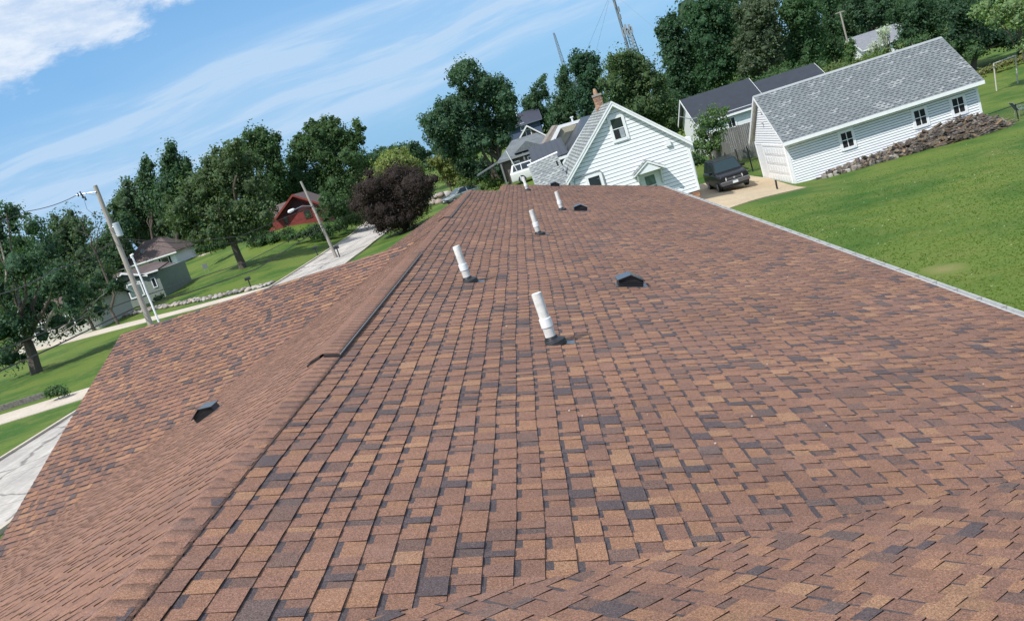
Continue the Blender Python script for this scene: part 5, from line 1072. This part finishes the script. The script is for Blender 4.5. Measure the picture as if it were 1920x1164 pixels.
# ------------------------------------------------------------------ towers
def lattice(label, ptop, pbot, D, w0, w1, nb, rr, col, dishes=()):
    a, b = at(*ptop, D), at(*pbot, D); g = a + (b-a)*((a.z-gz(b.x, D))/(a.z-b.z))
    t = thing('radio_tower', g, label, 'tower'); m_ = MB(); m2 = MB(); n = nb
    def leg(j, t_): w = w0+(w1-w0)*t_; an = 2*PI*j/3+.4; c = g.lerp(a, t_); return c+Vector((math.cos(an)*w, math.sin(an)*w, 0))
    for j in range(3): m_.tube([leg(j, k/n) for k in range(n+1)], rr, 5)
    for k in range(n):
        for j in range(3): m2.tube([leg(j, k/n), leg((j+1) % 3, (k+1)/n)], rr*.5, 4, cap=False); m2.tube([leg(j, k/n), leg((j+1) % 3, k/n)], rr*.5, 4, cap=False)
    m_.obj('mast_leg', col, t); m2.obj('lattice_bracing', col, t)
    return t, g, a
TW = mat('tower_steel', (.20, .23, .26), .6)
t1, g1, a1 = lattice('slender three sided radio mast standing alone over the left trees', (1038, 62), (1058, 126), 420, 1.5, .4, 26, .11, TW)
t2, g2, a2 = lattice('tall guyed mast cut by the top edge of the picture', (1142, -30), (1178, 92), 330, .42, .42, 90, .12, TW)
for (x, y) in ((1160, 18), (1163, 32), (1153, 10), (1174, 60), (1171, 66)):
    m_ = MB(); c = at(x, y, 329); m_.tube([c+Vector((0, 0, -.9)), c+Vector((0, 0, .9))], .35, 6); m_.obj('antenna', TW, t2)
t3, g3, a3 = lattice('short stout telecom tower crowned with panel antennas beside the tall mast', (1178, 56), (1190, 92), 300, 1.7, .9, 20, .13, TW)
for (x, y) in ((1170, 58), (1173, 52), (1180, 52), (1184, 56), (1177, 60), (1168, 62), (1181, 64), (1186, 76)):
    m_ = MB(); c = at(x, y, 299); m_.box(c-Vector((.35, .2, 1.0)), c+Vector((.35, .2, 1.0))); m_.obj('panel_antenna', M_METB, t3)
m_ = MB()
for e_ in ((1100, 95, 320), (1118, 95, 360), (1235, 60, 320)):
    m_.tube([at(1146, -15, 330), at(*e_)], .045, 3, cap=False)
m_.obj('guy_wire', TW, t2)
# ------------------------------------------------------------------ vehicles
def car(name, label, loc, rotz, L, Wd, H, paint, kind='suv', group=None, simple=False, cat='car'):
    M_ = Matrix.Translation(loc) @ Matrix.Rotation(rotz, 4, 'Z'); t = thing(name, loc, label, cat, group)
    def X(p): return M_ @ Vector(p)
    w = Wd/2; g0 = .30
    if kind == 'suv': prof = [(-L/2, .55), (-L/2+.02, .95), (-L/2+.12, 1.02), (-L/2+1.10, 1.12), (L/2-.02, 1.10), (L/2, .55)]; roof = [(-L/2+1.06, 1.10), (-L/2+1.72, H), (L/2-.35, H-.02), (L/2-.05, 1.10)]
    else: prof = [(-L/2, .45), (-L/2+.05, .72), (-L/2+1.1, .92), (L/2-.7, .98), (L/2-.02, .9), (L/2, .45)]; roof = [(-L/2+1.05, .90), (-L/2+1.85, H), (L/2-1.25, H), (L/2-.5, .96)]
    # body along local -Y front: build sections across the length
    ys = [p[0] for p in prof]; m_ = MB(); secs = []
    for i, (y, z) in enumerate(prof):
        e = .86 if i in (0, len(prof)-1) else (.95 if i in (1, 2) else 1.0); wz = z
        secs.append([(-w*e*.93, y, g0), (-w*e, y, g0+.18), (-w*e, y, wz-.10), (-w*e*.90, y, wz), (w*e*.90, y, wz), (w*e, y, wz-.10), (w*e, y, g0+.18), (w*e*.93, y, g0)])
    V = [tuple(X(p)) for s_ in secs for p in s_]; Fs = []; n = 8
    for i in range(len(secs)-1):
        for j in range(n): Fs.append((i*n+j, i*n+(j+1) % n, (i+1)*n+(j+1) % n, (i+1)*n+j))
    Fs.append(tuple(range(n))); Fs.append(tuple((len(secs)-1)*n+j for j in range(n-1, -1, -1)))
    m_.V = V; m_.F = Fs; m_.C = [(1, 1, 1)]*len(Fs); body = m_.obj('body', paint, t, smooth=True, bevel=.025)
    wr = w*.76; wb = w*.93; m_ = MB(); V = []
    for i, (y, z) in enumerate(roof): ww = wb if i in (0, 3) else wr; V += [tuple(X((-ww, y, z))), tuple(X((ww, y, z)))]
    m_.V = V; m_.F = [(0, 1, 3, 2), (2, 3, 5, 4), (4, 5, 7, 6), (0, 2, 4, 6), (1, 7, 5, 3), (0, 6, 7, 1)]; m_.C = [(1, 1, 1)]*6
    m_.obj('cabin', paint, t, bevel=.03)
    def quad(name, pts, mt_, off, par=None):
        P = [X(p) for p in pts]; nn = (P[1]-P[0]).cross(P[2]-P[0]).normalized(); c = sum(P, Vector())/4
        if nn.dot(c-X((0, 0, .9))) < 0: nn = -nn
        m_ = MB(); m_.prism([p+nn*off*.2 for p in P], nn*off); return m_.obj(name, mt_, par or t)
    def lerp(a, b, s_): return a+(b-a)*s_
    (y0, z0), (y1, z1), (y2, z2), (y3, z3) = roof
    def sp(s_, y_s, zt, sgn):  # point on side glass plane
        ww = lerp(wb, wr, zt); return (sgn*ww, y_s, lerp(z0, z1, zt))
    quad('windscreen', [(-lerp(wb, wr, .1)*.93, lerp(y0, y1, .1), lerp(z0, z1, .1)), (lerp(wb, wr, .1)*.93, lerp(y0, y1, .1), lerp(z0, z1, .1)), (wr*.92, lerp(y0, y1, .93), lerp(z0, z1, .93)), (-wr*.92, lerp(y0, y1, .93), lerp(z0, z1, .93))], M_WSG, .012)
    quad('rear_window', [(-wr, lerp(y3, y2, .15), lerp(z3, z2, .15)), (wr, lerp(y3, y2, .15), lerp(z3, z2, .15)), (wr*.92, lerp(y3, y2, .88), lerp(z3, z2, .88)), (-wr*.92, lerp(y3, y2, .88), lerp(z3, z2, .88))], M_GLASS, .012)
    sp_ = [(0.0, .34), (.37, .68), (.71, .96)] if kind == 'suv' else [(0.02, .47), (.52, .95)]
    for sgn in (-1, 1):
        for (a, b) in sp_:
            yb0, yb1 = lerp(y0+.25, y3-.10, a), lerp(y0+.25, y3-.10, b); yt0, yt1 = lerp(y1+.08, y2-.06, a), lerp(y1+.08, y2-.06, b)
            zl_, zh = .10, .88
            quad('side_window', [(sgn*lerp(wb, wr, zl_), lerp(yb0, yt0, zl_), lerp(z0, z1, zl_)), (sgn*lerp(wb, wr, zl_), lerp(yb1, yt1, zl_), lerp(z0, z1, zl_)), (sgn*lerp(wb, wr, zh), lerp(yb1, yt1, zh), lerp(z0, z1, zh)), (sgn*lerp(wb, wr, zh), lerp(yb0, yt0, zh), lerp(z0, z1, zh))], M_GLASS, .012)
    R = .36 if kind == 'suv' else .31
    for sx in (-1, 1):
        for sy in (-L/2+.88, L/2-.95):
            m_ = MB(); c0, c1_ = X((sx*(w-.22), sy, R)), X((sx*(w+.005), sy, R)); m_.tube([c0, c0.lerp(c1_, .1), c0.lerp(c1_, .9), c1_], [R*.93, R, R, R*.93], 20); wl = m_.obj('wheel', M_RUB, t, smooth=True)
            m_ = MB(); m_.tube([c1_-(c1_-c0)*.02, c1_+(c1_-c0)*.04], [R*.62, R*.56], 16); rim = m_.obj('rim', M_METB, wl)
    f = -L/2; fz = .78 if kind == 'suv' else .64
    for sx in (-1, 1):
        m_ = MB(); m_.hexa([X(p) for p in [(sx*w*.90, f+.10, fz-.09), (sx*w*.50, f-.015, fz-.08), (sx*w*.50, f+.12, fz-.08), (sx*w*.90, f+.22, fz-.09), (sx*w*.92, f+.12, fz+.11), (sx*w*.50, f-.0, fz+.09), (sx*w*.50, f+.12, fz+.09), (sx*w*.92, f+.24, fz+.11)]]); m_.obj('headlight', M_HL, t, bevel=.01)
        m_ = MB(); m_.hexa([X(p) for p in [(sx*(w-.02), f+1.45, 1.12), (sx*(w+.18), f+1.42, 1.12), (sx*(w+.18), f+1.55, 1.12), (sx*(w-.02), f+1.6, 1.12), (sx*(w-.02), f+1.45, 1.28), (sx*(w+.2), f+1.42, 1.28), (sx*(w+.2), f+1.55, 1.28), (sx*(w-.02), f+1.6, 1.28)]]); m_.obj('wing_mirror', paint, t)
    def fb(name, x0, x1, z0_, z1_, d0, d1, mt_, bev=0): m_ = MB(); m_.hexa([X(p) for p in [(x0, f+d0, z0_), (x1, f+d0, z0_), (x1, f+d1, z0_), (x0, f+d1, z0_), (x0, f+d0, z1_), (x1, f+d0, z1_), (x1, f+d1, z1_), (x0, f+d1, z1_)]]); return m_.obj(name, mt_, t, bevel=bev)
    gr = fb('grille', -w*.48, w*.48, fz-.07, fz+.07, -.012, .1, M_DARK)
    m_ = MB()
    for k in range(3): z = fz-.045+.04*k; m_.hexa([X(p) for p in [(-w*.46, f-.022, z), (w*.46, f-.022, z), (w*.46, f, z), (-w*.46, f, z), (-w*.46, f-.022, z+.012), (w*.46, f-.022, z+.012), (w*.46, f, z+.012), (-w*.46, f, z+.012)]])
    m_.obj('grille_bars', mat('dull_chrome', (.32, .32, .34), .3, metal=.6), gr)
    m_ = MB(); c = X((0, f-.02, fz)); m_.tube([X((0, f-.03, fz)), X((0, f-.01, fz))], .06, 12); m_.obj('badge', M_METB, gr)
    fb('bumper', -w*.96, w*.96, .42, .62, -.09, .2, mat('bumper_grey', (.09, .085, .085), .45), .02); fb('bumper_strip', -w*.94, w*.94, .62, .665, -.095, .0, mat('dull_chrome', (.32, .32, .34), .3))
    fb('number_plate', -.16, .16, .46, .60, -.105, -.092, M_PLATE)
    fb('air_dam', -w*.85, w*.85, .28, .42, -.02, .2, M_BLK)
    if kind == 'suv':
        for sx in (-1, 1): m_ = MB(); m_.tube([X((sx*wr*.86, y1+.3, H+.01)), X((sx*wr*.86, y1+.4, H+.07)), X((sx*wr*.86, y2-.3, H+.07)), X((sx*wr*.86, y2-.2, H))], .022, 6); m_.obj('roof_rail', M_BLK, t)
    return t
M_WSG = mat('windscreen_glass', (.022, .040, .045), .10, spec=.6); M_HL = mat('headlight_lens', (.62, .60, .55), .15, spec=.8); M_PLATE = mat('plate_white', (.62, .70, .70), .5)
M_CARB = mat('black_car_paint', (.008, .007, .009), .32, (1.5, .2, 2), spec=.4, coat=.15); M_CARW = mat('white_car_paint', (.74, .75, .76), .35, spec=.5, coat=.4); M_CARS = mat('silver_car_paint', (.42, .46, .47), .3, metal=.5, coat=.5)
yc = 56.6; g_ = gz(11.25, yc); car('parked_car', 'black older off-road car facing us on the drive between cottage and garage', (11.35, yc, g_+.05), 0, 4.5, 1.82, 1.80, M_CARB)
pw = at(966, 347, 84); car('parked_car', 'white estate car parked broadside beyond the far end of our roof', (pw.x+2.2, 84, gz(pw.x+2, 84)+.03), PI/2, 4.7, 1.8, 1.75, M_CARW)
ps = at(856, 385, 100); car('parked_car', 'silver car with bluish windscreen peeping over the far left edge of our roof', (ps.x+1.0, 100, gz(ps.x+1, 100)), -PI*.36, 4.5, 1.8, 1.45, M_CARS, 'sedan')
# tiny plate characters
cu_ = bpy.data.curves.new('t', 'FONT'); cu_.body = 'AJ 417'; 
bpy.data.curves.remove(cu_)
# ------------------------------------------------------------------ fences
fn = thing('plank_fence', (15.3, 69, gz(15.3, 69)), 'grey weathered plank privacy fence in front of the white outbuilding', 'fence')
PLM = mat('grey_fence_plank', (.16, .155, .145), .9, [(2, .3, 5, (8, 8, .6))]); x = 13.4; k = 0
while x < 17.6:
    h = 2.05+rnd.uniform(-.03, .03)-(x-13.4)*.02; m_ = MB(); m_.box((x, 69+rnd.uniform(0, .02), -.9), (x+.135, 69.03+rnd.uniform(0, .02), h)); m_.obj('plank', PLM, fn); x += .148
y = 62.5
while y < 69: m_ = MB(); m_.box((13.30, y, -.9), (13.33, y+.135, 1.5)); m_.obj('plank', PLM, fn); y += .15
bf = thing('screen_fence', (13.5, 62, gz(13.5, 62)), 'low black mesh fence with square posts between the black car and the garage', 'fence')
for x in (12.0, 12.75, 13.5, 14.25, 15.0): m_ = MB(); m_.box((x-.035, 62, -1.1), (x+.035, 62.07, 1.0)); m_.obj('post', M_BLK, bf)
m_ = MB()
for z in np.arange(-.7, .86, .09): m_.box((12.0, 62.03, z), (15.0, 62.038, z+.012))
for x in np.arange(12.05, 15, .09): m_.box((x, 62.04, -.7), (x+.012, 62.048, .86))
m_.obj('mesh_panel', mat('dark_green_mesh', (.022, .04, .03), .7), bf)
cf_ = thing('chain_link_fence', (28, 56.5, gz(28, 56.5)), 'black chain link fence running right from the far corner of the garage', 'fence')
fa, fb_ = at(1848, 216, 56.3), at(1960, 178, 56.3); fa2, fb2 = Vector((fa.x, 56.3, gz(fa.x, 56.3))), Vector((fb_.x, 56.3, gz(fb_.x, 56.3)))
m_ = MB(); m_.tube([fa, fb_], .025, 6); m_.obj('top_rail', M_BLK, cf_)
for s_ in (0, .5, 1): p, q = fa.lerp(fb_, s_), fa2.lerp(fb2, s_); m_ = MB(); m_.tube([q-Vector((0, 0, .1)), p+Vector((0, 0, .05))], .035, 6); m_.obj('post', M_BLK, cf_)
m_ = MB(); n = 44
for i in range(-12, n):
    for dr in (1, -1):
        s0, s1 = i/n, (i+12)/n
        if dr < 0: s0, s1 = s1, s0
        a_, b_ = (s0, 0.), (s1, 1.)
        def cl(a_, b_):
            t0, t1 = 0., 1.; d = b_[0]-a_[0]
            for lim, sg_ in ((0, 1), (1, -1)):
                va, vb = (a_[0]-lim)*sg_, (b_[0]-lim)*sg_
                if va < 0 and vb < 0: return None
                if va < 0: t0 = max(t0, va/(va-vb))
                if vb < 0: t1 = min(t1, va/(va-vb))
            return (t0, t1) if t1 > t0 else None
        r_ = cl(a_, b_)
        if r_:
            P = [(a_[0]+(b_[0]-a_[0])*t, t) for t in r_]; Q = [fa2.lerp(fb2, p[0]).lerp(fa.lerp(fb_, p[0]), p[1]) for p in P]; m_.tube(Q, .004, 3, cap=False)
m_.obj('chain_mesh', M_BLK, cf_)
# goal frame, garden chair, black post
gp = thing('swing_frame', at(1869, 170, 78), 'plain pale pipe goal frame on the back lawn right of the garage', 'frame')
a_, b_, c_, d_ = at(1869, 172, 78), at(1863, 120, 78), at(1904, 105, 80), at(1909, 160, 80)
a_.z = gz(a_.x, a_.y); d_.z = gz(d_.x, d_.y)
for nm, P in (('post', [a_, b_]), ('post', [d_, c_]), ('crossbar', [b_, c_])): m_ = MB(); m_.tube(P, .055, 8); m_.obj(nm, mat('pale_pipe', (.50, .46, .42), .5), gp)
pc = at(1914, 222, 60); pc.z = gz(pc.x, pc.y); lc = thing('lawn_chair', pc, 'lone metal lawn chair at the right edge behind the chain link fence', 'chair')
m_ = MB()
for s_ in (0, .55): m_.tube([pc+Vector((-.05, s_, 0)), pc+Vector((0, s_, .42)), pc+Vector((-.28, s_, .95)), pc+Vector((-.30, s_, 1.0))], .018, 6); m_.tube([pc+Vector((.5, s_, 0)), pc+Vector((.5, s_, .44)), pc+Vector((0, s_, .42))], .018, 6); m_.tube([pc+Vector((.5, s_, .44)), pc+Vector((.45, s_, .64)), pc+Vector((-.12, s_, .66))], .016, 6)
m_.obj('frame', M_METB, lc); m_ = MB(); m_.hexa([pc+Vector(v) for v in [(0, .02, .40), (.5, .02, .42), (.5, .53, .42), (0, .53, .40), (0, .02, .42), (.5, .02, .44), (.5, .53, .44), (0, .53, .42)]]); m_.obj('seat', mat('blue_grey_sling', (.10, .14, .18), .8), lc)
m_ = MB(); m_.hexa([pc+Vector(v) for v in [(0, .02, .42), (.02, .02, .42), (.02, .53, .42), (0, .53, .42), (-.28, .02, .96), (-.26, .02, .96), (-.26, .53, .96), (-.28, .53, .96)]]); m_.obj('backrest', mat('blue_grey_sling', (.10, .14, .18), .8), lc)
bp, _, _ = pole('bollard', 'short black post at the lawn edge of the tan drive before the garage', (1454, 338), (1459, 360), 50.3, .05, .05, M_BLK, 'post')
# ------------------------------------------------------------------ firewood
lgc = [(.15, .13, .115), (.10, .085, .078), (.065, .057, .053), (.13, .095, .065), (.24, .165, .10), (.048, .044, .043), (.20, .18, .16)]
def log_mesh(k):
    R = random.Random(100+k); L = R.uniform(.38, .62); r = R.uniform(.05, .11); n = 6 if k % 2 else 5; V = []; Fs = []; C = []
    ph = R.uniform(0, 6); rr = [r*R.uniform(.6, 1.2) for _ in range(n)]
    for e in (-1, 1):
        for j in range(n): an = 2*PI*j/n+ph; q = R.uniform(.88, 1.1); V.append((e*L/2+R.uniform(-.02, .02), math.cos(an)*rr[j]*q, math.sin(an)*rr[j]*q))
    bark = R.choice(lgc[:4]+[lgc[5]]); 
    for j in range(n): Fs.append((j, (j+1) % n, n+(j+1) % n, n+j)); C.append(bark if j < n-2 else R.choice(lgc))
    Fs += [tuple(range(n-1, -1, -1)), tuple(range(n, 2*n))]; e_ = R.choice([(.30, .21, .13), (.17, .135, .10), (.10, .085, .075)]); C += [e_, e_]
    return mesh('log', V, Fs, mat('firewood', None, .9, [(9, .3, 4)], (18, .7, .02), attr=True), C)
LM = [log_mesh(k) for k in range(14)]
def pile_h(x): 
    u = (x-15.2)/(25.5-15.2); pts = [(0, .04), (.12, .18), (.3, .30), (.45, .48), (.55, .62), (.68, .85), (.80, 1.02), (.9, .85), (.97, .45), (1.06, .05)]
    for (a, b) in zip(pts, pts[1:]):
        if a[0] <= u <= b[0]: return 1.04*(a[1]+(b[1]-a[1])*(u-a[0])/(b[0]-a[0]))
    return .03
for k in range(290):
    x = 15.3+(rnd.random()**.72)*10.45; H = pile_h(x); dep = .55+H*1.45; f_ = rnd.random(); y = gy0-.10-f_*dep; z = gz(x, y)+.03+max(0, H*(1-f_**1.6))*rnd.uniform(.75, 1.02)
    o = bpy.data.objects.new('log', LM[k % 14]); o.location = (x, y, z); s_ = rnd.uniform(.75, 1.5)
    o.rotation_euler = (rnd.uniform(0, 6.28), rnd.gauss(0, .40), rnd.gauss(0, .55) if rnd.random() < .5 else PI/2+rnd.gauss(0, .5)); o.scale = (s_, s_, s_); COL.objects.link(o)
    tone = ['weathered grey', 'bark covered', 'sooty black', 'brown', 'orange brown', 'charred looking', 'pale barkless'][k % 7]; shp = ['stubby', 'medium', 'long'][int(s_*2.99) % 3 if s_ < 1.5 else 0]
    zone = next(n_ for lim, n_ in ((16.6, 'at the low left end'), (18.2, 'below the left window'), (20.4, 'between left and middle windows'), (22.2, 'below the middle window'), (23.0, 'between middle and right windows'), (24.6, 'below the right window'), (99, 'past the garage corner')) if x < lim)
    lay = 'near the wall' if f_ < .33 else 'mid heap' if f_ < .66 else 'by the lawn edge'
    tag(o, '%s %s firewood log %s, %s' % (shp, tone, lay, zone), 'log', 'firewood logs heaped along the garage wall')
V = []; Fs = []
nx_, ny_ = 70, 10
for i in range(nx_+1):
    for j in range(ny_+1):
        x = 15.0+i/nx_*11.2; H = pile_h(x); dep = .55+H*1.45; f_ = j/ny_; y = gy0-.04-f_*dep; V.append((x, y, gz(x, y)-.02+max(0, H*(1-f_**1.6))*.86*(1 if 0 < i < nx_ else 0)+rnd.uniform(-.04, .04)))
for i in range(nx_):
    for j in range(ny_): k = i*(ny_+1)+j; Fs.append((k, k+1, k+ny_+2, k+ny_+1))
o = obj('brush_heap', mesh('brush_heap', V, Fs, mat('dark_wood_litter', (.035, .030, .027), .95, (12, .5, 4), (14, 1., .08)))); tag(o, 'dark bed of bark and brush under the firewood against the garage', 'brush', kind='stuff')
m_ = MB()
for k in range(420):
    x = 15.3+(rnd.random()**.8)*10.6; H = pile_h(x); dep = .65+H*1.55; f_ = rnd.random(); y = gy0-.15-f_*dep; z = gz(x, y)+.05+max(0, H*(1-f_**1.6))*rnd.uniform(.85, 1.1); an = rnd.uniform(-.7, .7) if rnd.random() < .6 else rnd.uniform(0, PI); L = rnd.uniform(.15, .55); d = Vector((math.cos(an)*L, math.sin(an)*L, rnd.uniform(-.25, .2)*L))
    p = Vector((x, y, z)); m_.tube([p-d, p+d], rnd.uniform(.006, .02), 4, rnd.choice(lgc))
o = m_.obj('twigs', mat('firewood', None), cols=True); o['kind'] = 'stuff'; tag(o, 'loose sticks and twigs strewn over the firewood heap', 'twigs')
# limestone blocks edging the left end of the heap
for k in range(16):
    x = 15.4+k*.33+rnd.uniform(-.04, .04); y = gy0-.85-.02*k; z = gz(x, y); m_ = MB(); w_, h_ = rnd.uniform(.13, .17), rnd.uniform(.16, .26)
    m_.hexa([(x-w_, y-.1, z-.1), (x+w_, y-.12, z-.1), (x+w_, y+.1, z-.1), (x-w_, y+.12, z-.1), (x-w_+.02, y-.09, z+h_), (x+w_-.03, y-.1, z+h_-.02), (x+w_-.02, y+.09, z+h_+.01), (x-w_+.01, y+.1, z+h_)], rnd.choice([(.36, .34, .30), (.28, .26, .23), (.42, .40, .36)]))
    o = m_.obj('stone_block', M_STONE, cols=True, bevel=.02); tag(o, 'squared limestone block, number %d from the left in the edging before the firewood' % (k+1), 'stone', 'limestone blocks before the firewood')
# ------------------------------------------------------------------ rock border across the street
RM = []
for k in range(8):
    V = ICV*np.array([1, .8, .62])*(1+rng.uniform(-.16, .16, (len(ICV), 1))); cc = [(.34, .31, .28), (.42, .39, .36), (.26, .22, .20), (.20, .18, .17), (.44, .37, .32), (.13, .12, .12), (.36, .34, .34), (.30, .24, .21)][k]
    RM.append(mesh('rock', V, ICF, M_STONE, [cc]*len(ICF)))
for k in range(240):
    s_ = k/239; x = -25.4+(-46.0+25.4)*s_; y = 80.9+(96.6-80.9)*s_; row = rnd.uniform(-.5, .5)
    x += rnd.uniform(-.1, .1)+row*.45; y += row*1.7+.5; r = rnd.uniform(.15, .30)
    o = bpy.data.objects.new('rock', RM[rnd.randrange(8)]); o.location = (x, y, gz(x, y)+.12); o.scale = (r, r, r*1.05); o.rotation_euler = (rnd.uniform(-.3, .3), rnd.uniform(-.3, .3), rnd.uniform(0, 6.28)); COL.objects.link(o)
    rt_ = ['tan grey', 'pale', 'brownish', 'dark grey', 'buff', 'nearly black', 'light grey', 'reddish'][[m_2.name for m_2 in RM].index(o.data.name)]; sz_ = 'big' if r > .25 else 'mid sized' if r > .2 else 'small'
    rz = ['at the street end of', 'near the street in', 'in the middle of', 'past the middle of', 'near the utility pole in', 'at the house end of'][min(5, int(s_*6))]; rr_ = 'front' if row < -.17 else 'back' if row > .17 else 'middle'
    tag(o, '%s %s stone %s the rock border, %s row' % (sz_, rt_, rz, rr_), 'rock', 'field stones bordering the driveway across the street')
# low timber wall at far left, lawn sign, spot lamps, bird bath things
tw = thing('landscape_wall', (-33, 52, 0), 'low grey stone block retaining wall beside the near driveway at far left', 'wall')
y = 52.35
for k in range(26):
    x = -39.5+k*.34; m_ = MB(); m_.box((x, y-(x+39)*.0, gz(x, y)-.1), (x+.325, y+.25, gz(x, y)+.17)); m_.obj('block', mat('wall_block', (.15, .135, .125), .9, (6, .3, 3)), tw)
    if k % 1 == 0: m_ = MB(); m_.box((x+.16, y+.02, gz(x, y)+.175), (x+.485, y+.26, gz(x, y)+.33)); m_.obj('block', mat('wall_block', (.15, .135, .125), .9), tw)
ls = at(392, 520, 118); ls.z = gz(ls.x, 118); sg_ = thing('yard_sign', ls, 'small square grey yard sign on the lawn left of the forked tree', 'sign')
m_ = MB(); m_.box(ls+Vector((-.32, 0, .55)), ls+Vector((.32, .03, 1.15))); m_.obj('sign_board', mat('sign_grey', (.16, .18, .20), .6), sg_)
for s_ in (-.25, .25): m_ = MB(); m_.box(ls+Vector((s_-.015, 0, 0)), ls+Vector((s_+.015, .02, .55))); m_.obj('leg', M_METB, sg_)
for (px, py, D_, lb) in ((597, 482, 99, 'dark little post lamp alone on the lawn near the street'), (473, 545, 83.5, 'black mailbox on a post at the street end of the rock border'), (640, 490, 89, 'small dark box on the ground at the foot of the street light pole')):
    p = at(px, py, D_); p.z = gz(p.x, D_); t = thing('mailbox' if 'mailbox' in lb else 'yard_lamp', p, lb, 'mailbox' if 'mailbox' in lb else 'lamp')
    m_ = MB(); m_.box(p+Vector((-.05, -.05, 0)), p+Vector((.05, .05, .95))); m_.obj('post', M_BLK, t)
    m_ = MB(); m_.prism([p+Vector(v) for v in [(-.28, -.13, .9), (-.28, .13, .9), (-.28, .13, 1.1), (-.28, 0, 1.2), (-.28, -.13, 1.1)]], (.5, 0, 0)); m_.obj('lamp_box' if 'lamp' in lb else 'box', M_BLK, t)
pot = at(78, 638, 66); pot.z = gz(pot.x, 66)
# pale rock bank behind purple tree
pb = []
for k in range(16):
    p = at(815+rnd.uniform(-12, 22), 348+rnd.uniform(-25, 24), 128+rnd.uniform(-2, 3)); o = bpy.data.objects.new('boulder', RM[rnd.randrange(8)]); r = rnd.uniform(.35, .8); g = gz(p.x, p.y); o.location = (p.x, p.y, g+rnd.uniform(.1, .4)+(k % 3)*.35); o.scale = (r, r, r); o.rotation_euler = (0, 0, rnd.uniform(0, 6)); COL.objects.link(o)
    tag(o, '%s boulder %s in the bank right of the purple tree' % ('larger' if r > .6 else 'smaller', ['at the foot', 'halfway up', 'on top'][k % 3]), 'boulder', 'pale boulders in the bank up the street')
# ------------------------------------------------------------------ grass blades and clover on the back lawn
N = 80000
gyv = 7+rng.random(N)**1.5*44; gxv = 5.2+rng.random(N)*(gyv*.62-1.0)
keepm = (((gxv-9.5)**2+((gyv-23.6)*.8)**2) > .35) & (rng.random(N) < np.clip((50-gyv)/14, 0, 1)) & ~((gyv > 43.5) & (gxv < 14.5)); gxv, gyv = gxv[keepm], gyv[keepm]; gzv_ = gz(gxv, gyv); n = len(gxv)
an = rng.uniform(0, 2*PI, n); hh = rng.uniform(.012, .032, n); wd_ = .012+gyv*.0007; lx, ly = rng.normal(0, .03, n), rng.normal(0, .03, n)
B0 = np.stack([gxv-np.cos(an)*wd_, gyv-np.sin(an)*wd_, gzv_-.005], 1); B1 = np.stack([gxv+np.cos(an)*wd_, gyv+np.sin(an)*wd_, gzv_-.005], 1); TP = np.stack([gxv+lx, gyv+ly, gzv_+hh], 1)
V = np.stack([B0, B1, TP], 1).reshape(-1, 3); pn = np.sin(gxv*.9+gyv*.25)*np.sin(gyv*.5-gxv*.3)*.5+.5
gc = np.array([.052, .118, .019])[None]*(1-pn[:, None]) + np.array([.112, .162, .031])[None]*pn[:, None]; gc = gc*rng.uniform(.82, 1.22, n)[:, None]
cl_ = (rng.random(n) < .010*(1+2*(np.sin(gxv*.8)*np.sin(gyv*.4) > .2))); gc[cl_] = (.40, .44, .32)
M_BLADE = mat('grass_blade', None, 1., attr=True, spec=.0, trans=(.3, (1.3, 1.5, .6)))
o = obj('grass', mesh('grass', V, np.arange(len(V)).reshape(-1, 3), M_BLADE, gc)); tag(o, 'mown lawn grass with clover flecks beside the gutter', 'grass', kind='stuff')

# ------------------------------------------------------------------ air: faint summer haze
if HAZE:
    m_ = MB(); m_.box((-420, -40, -7), (330, 470, 76)); hzm = bpy.data.materials.new('haze_air'); hzm.use_nodes = True; t = NT(hzm.node_tree); t.n.clear()
    pv = t.node('ShaderNodeVolumePrincipled'); pv.inputs['Color'].default_value = (.80, .90, 1., 1); pv.inputs['Density'].default_value = HAZE; pv.inputs['Anisotropy'].default_value = .2
    ou = t.node('ShaderNodeOutputMaterial'); t.put(ou.inputs['Volume'], pv.outputs[0])
    hzo = m_.obj('haze', hzm); hzo['kind'] = 'stuff'; hzo['label'] = 'faint blue summer haze softening the far trees'
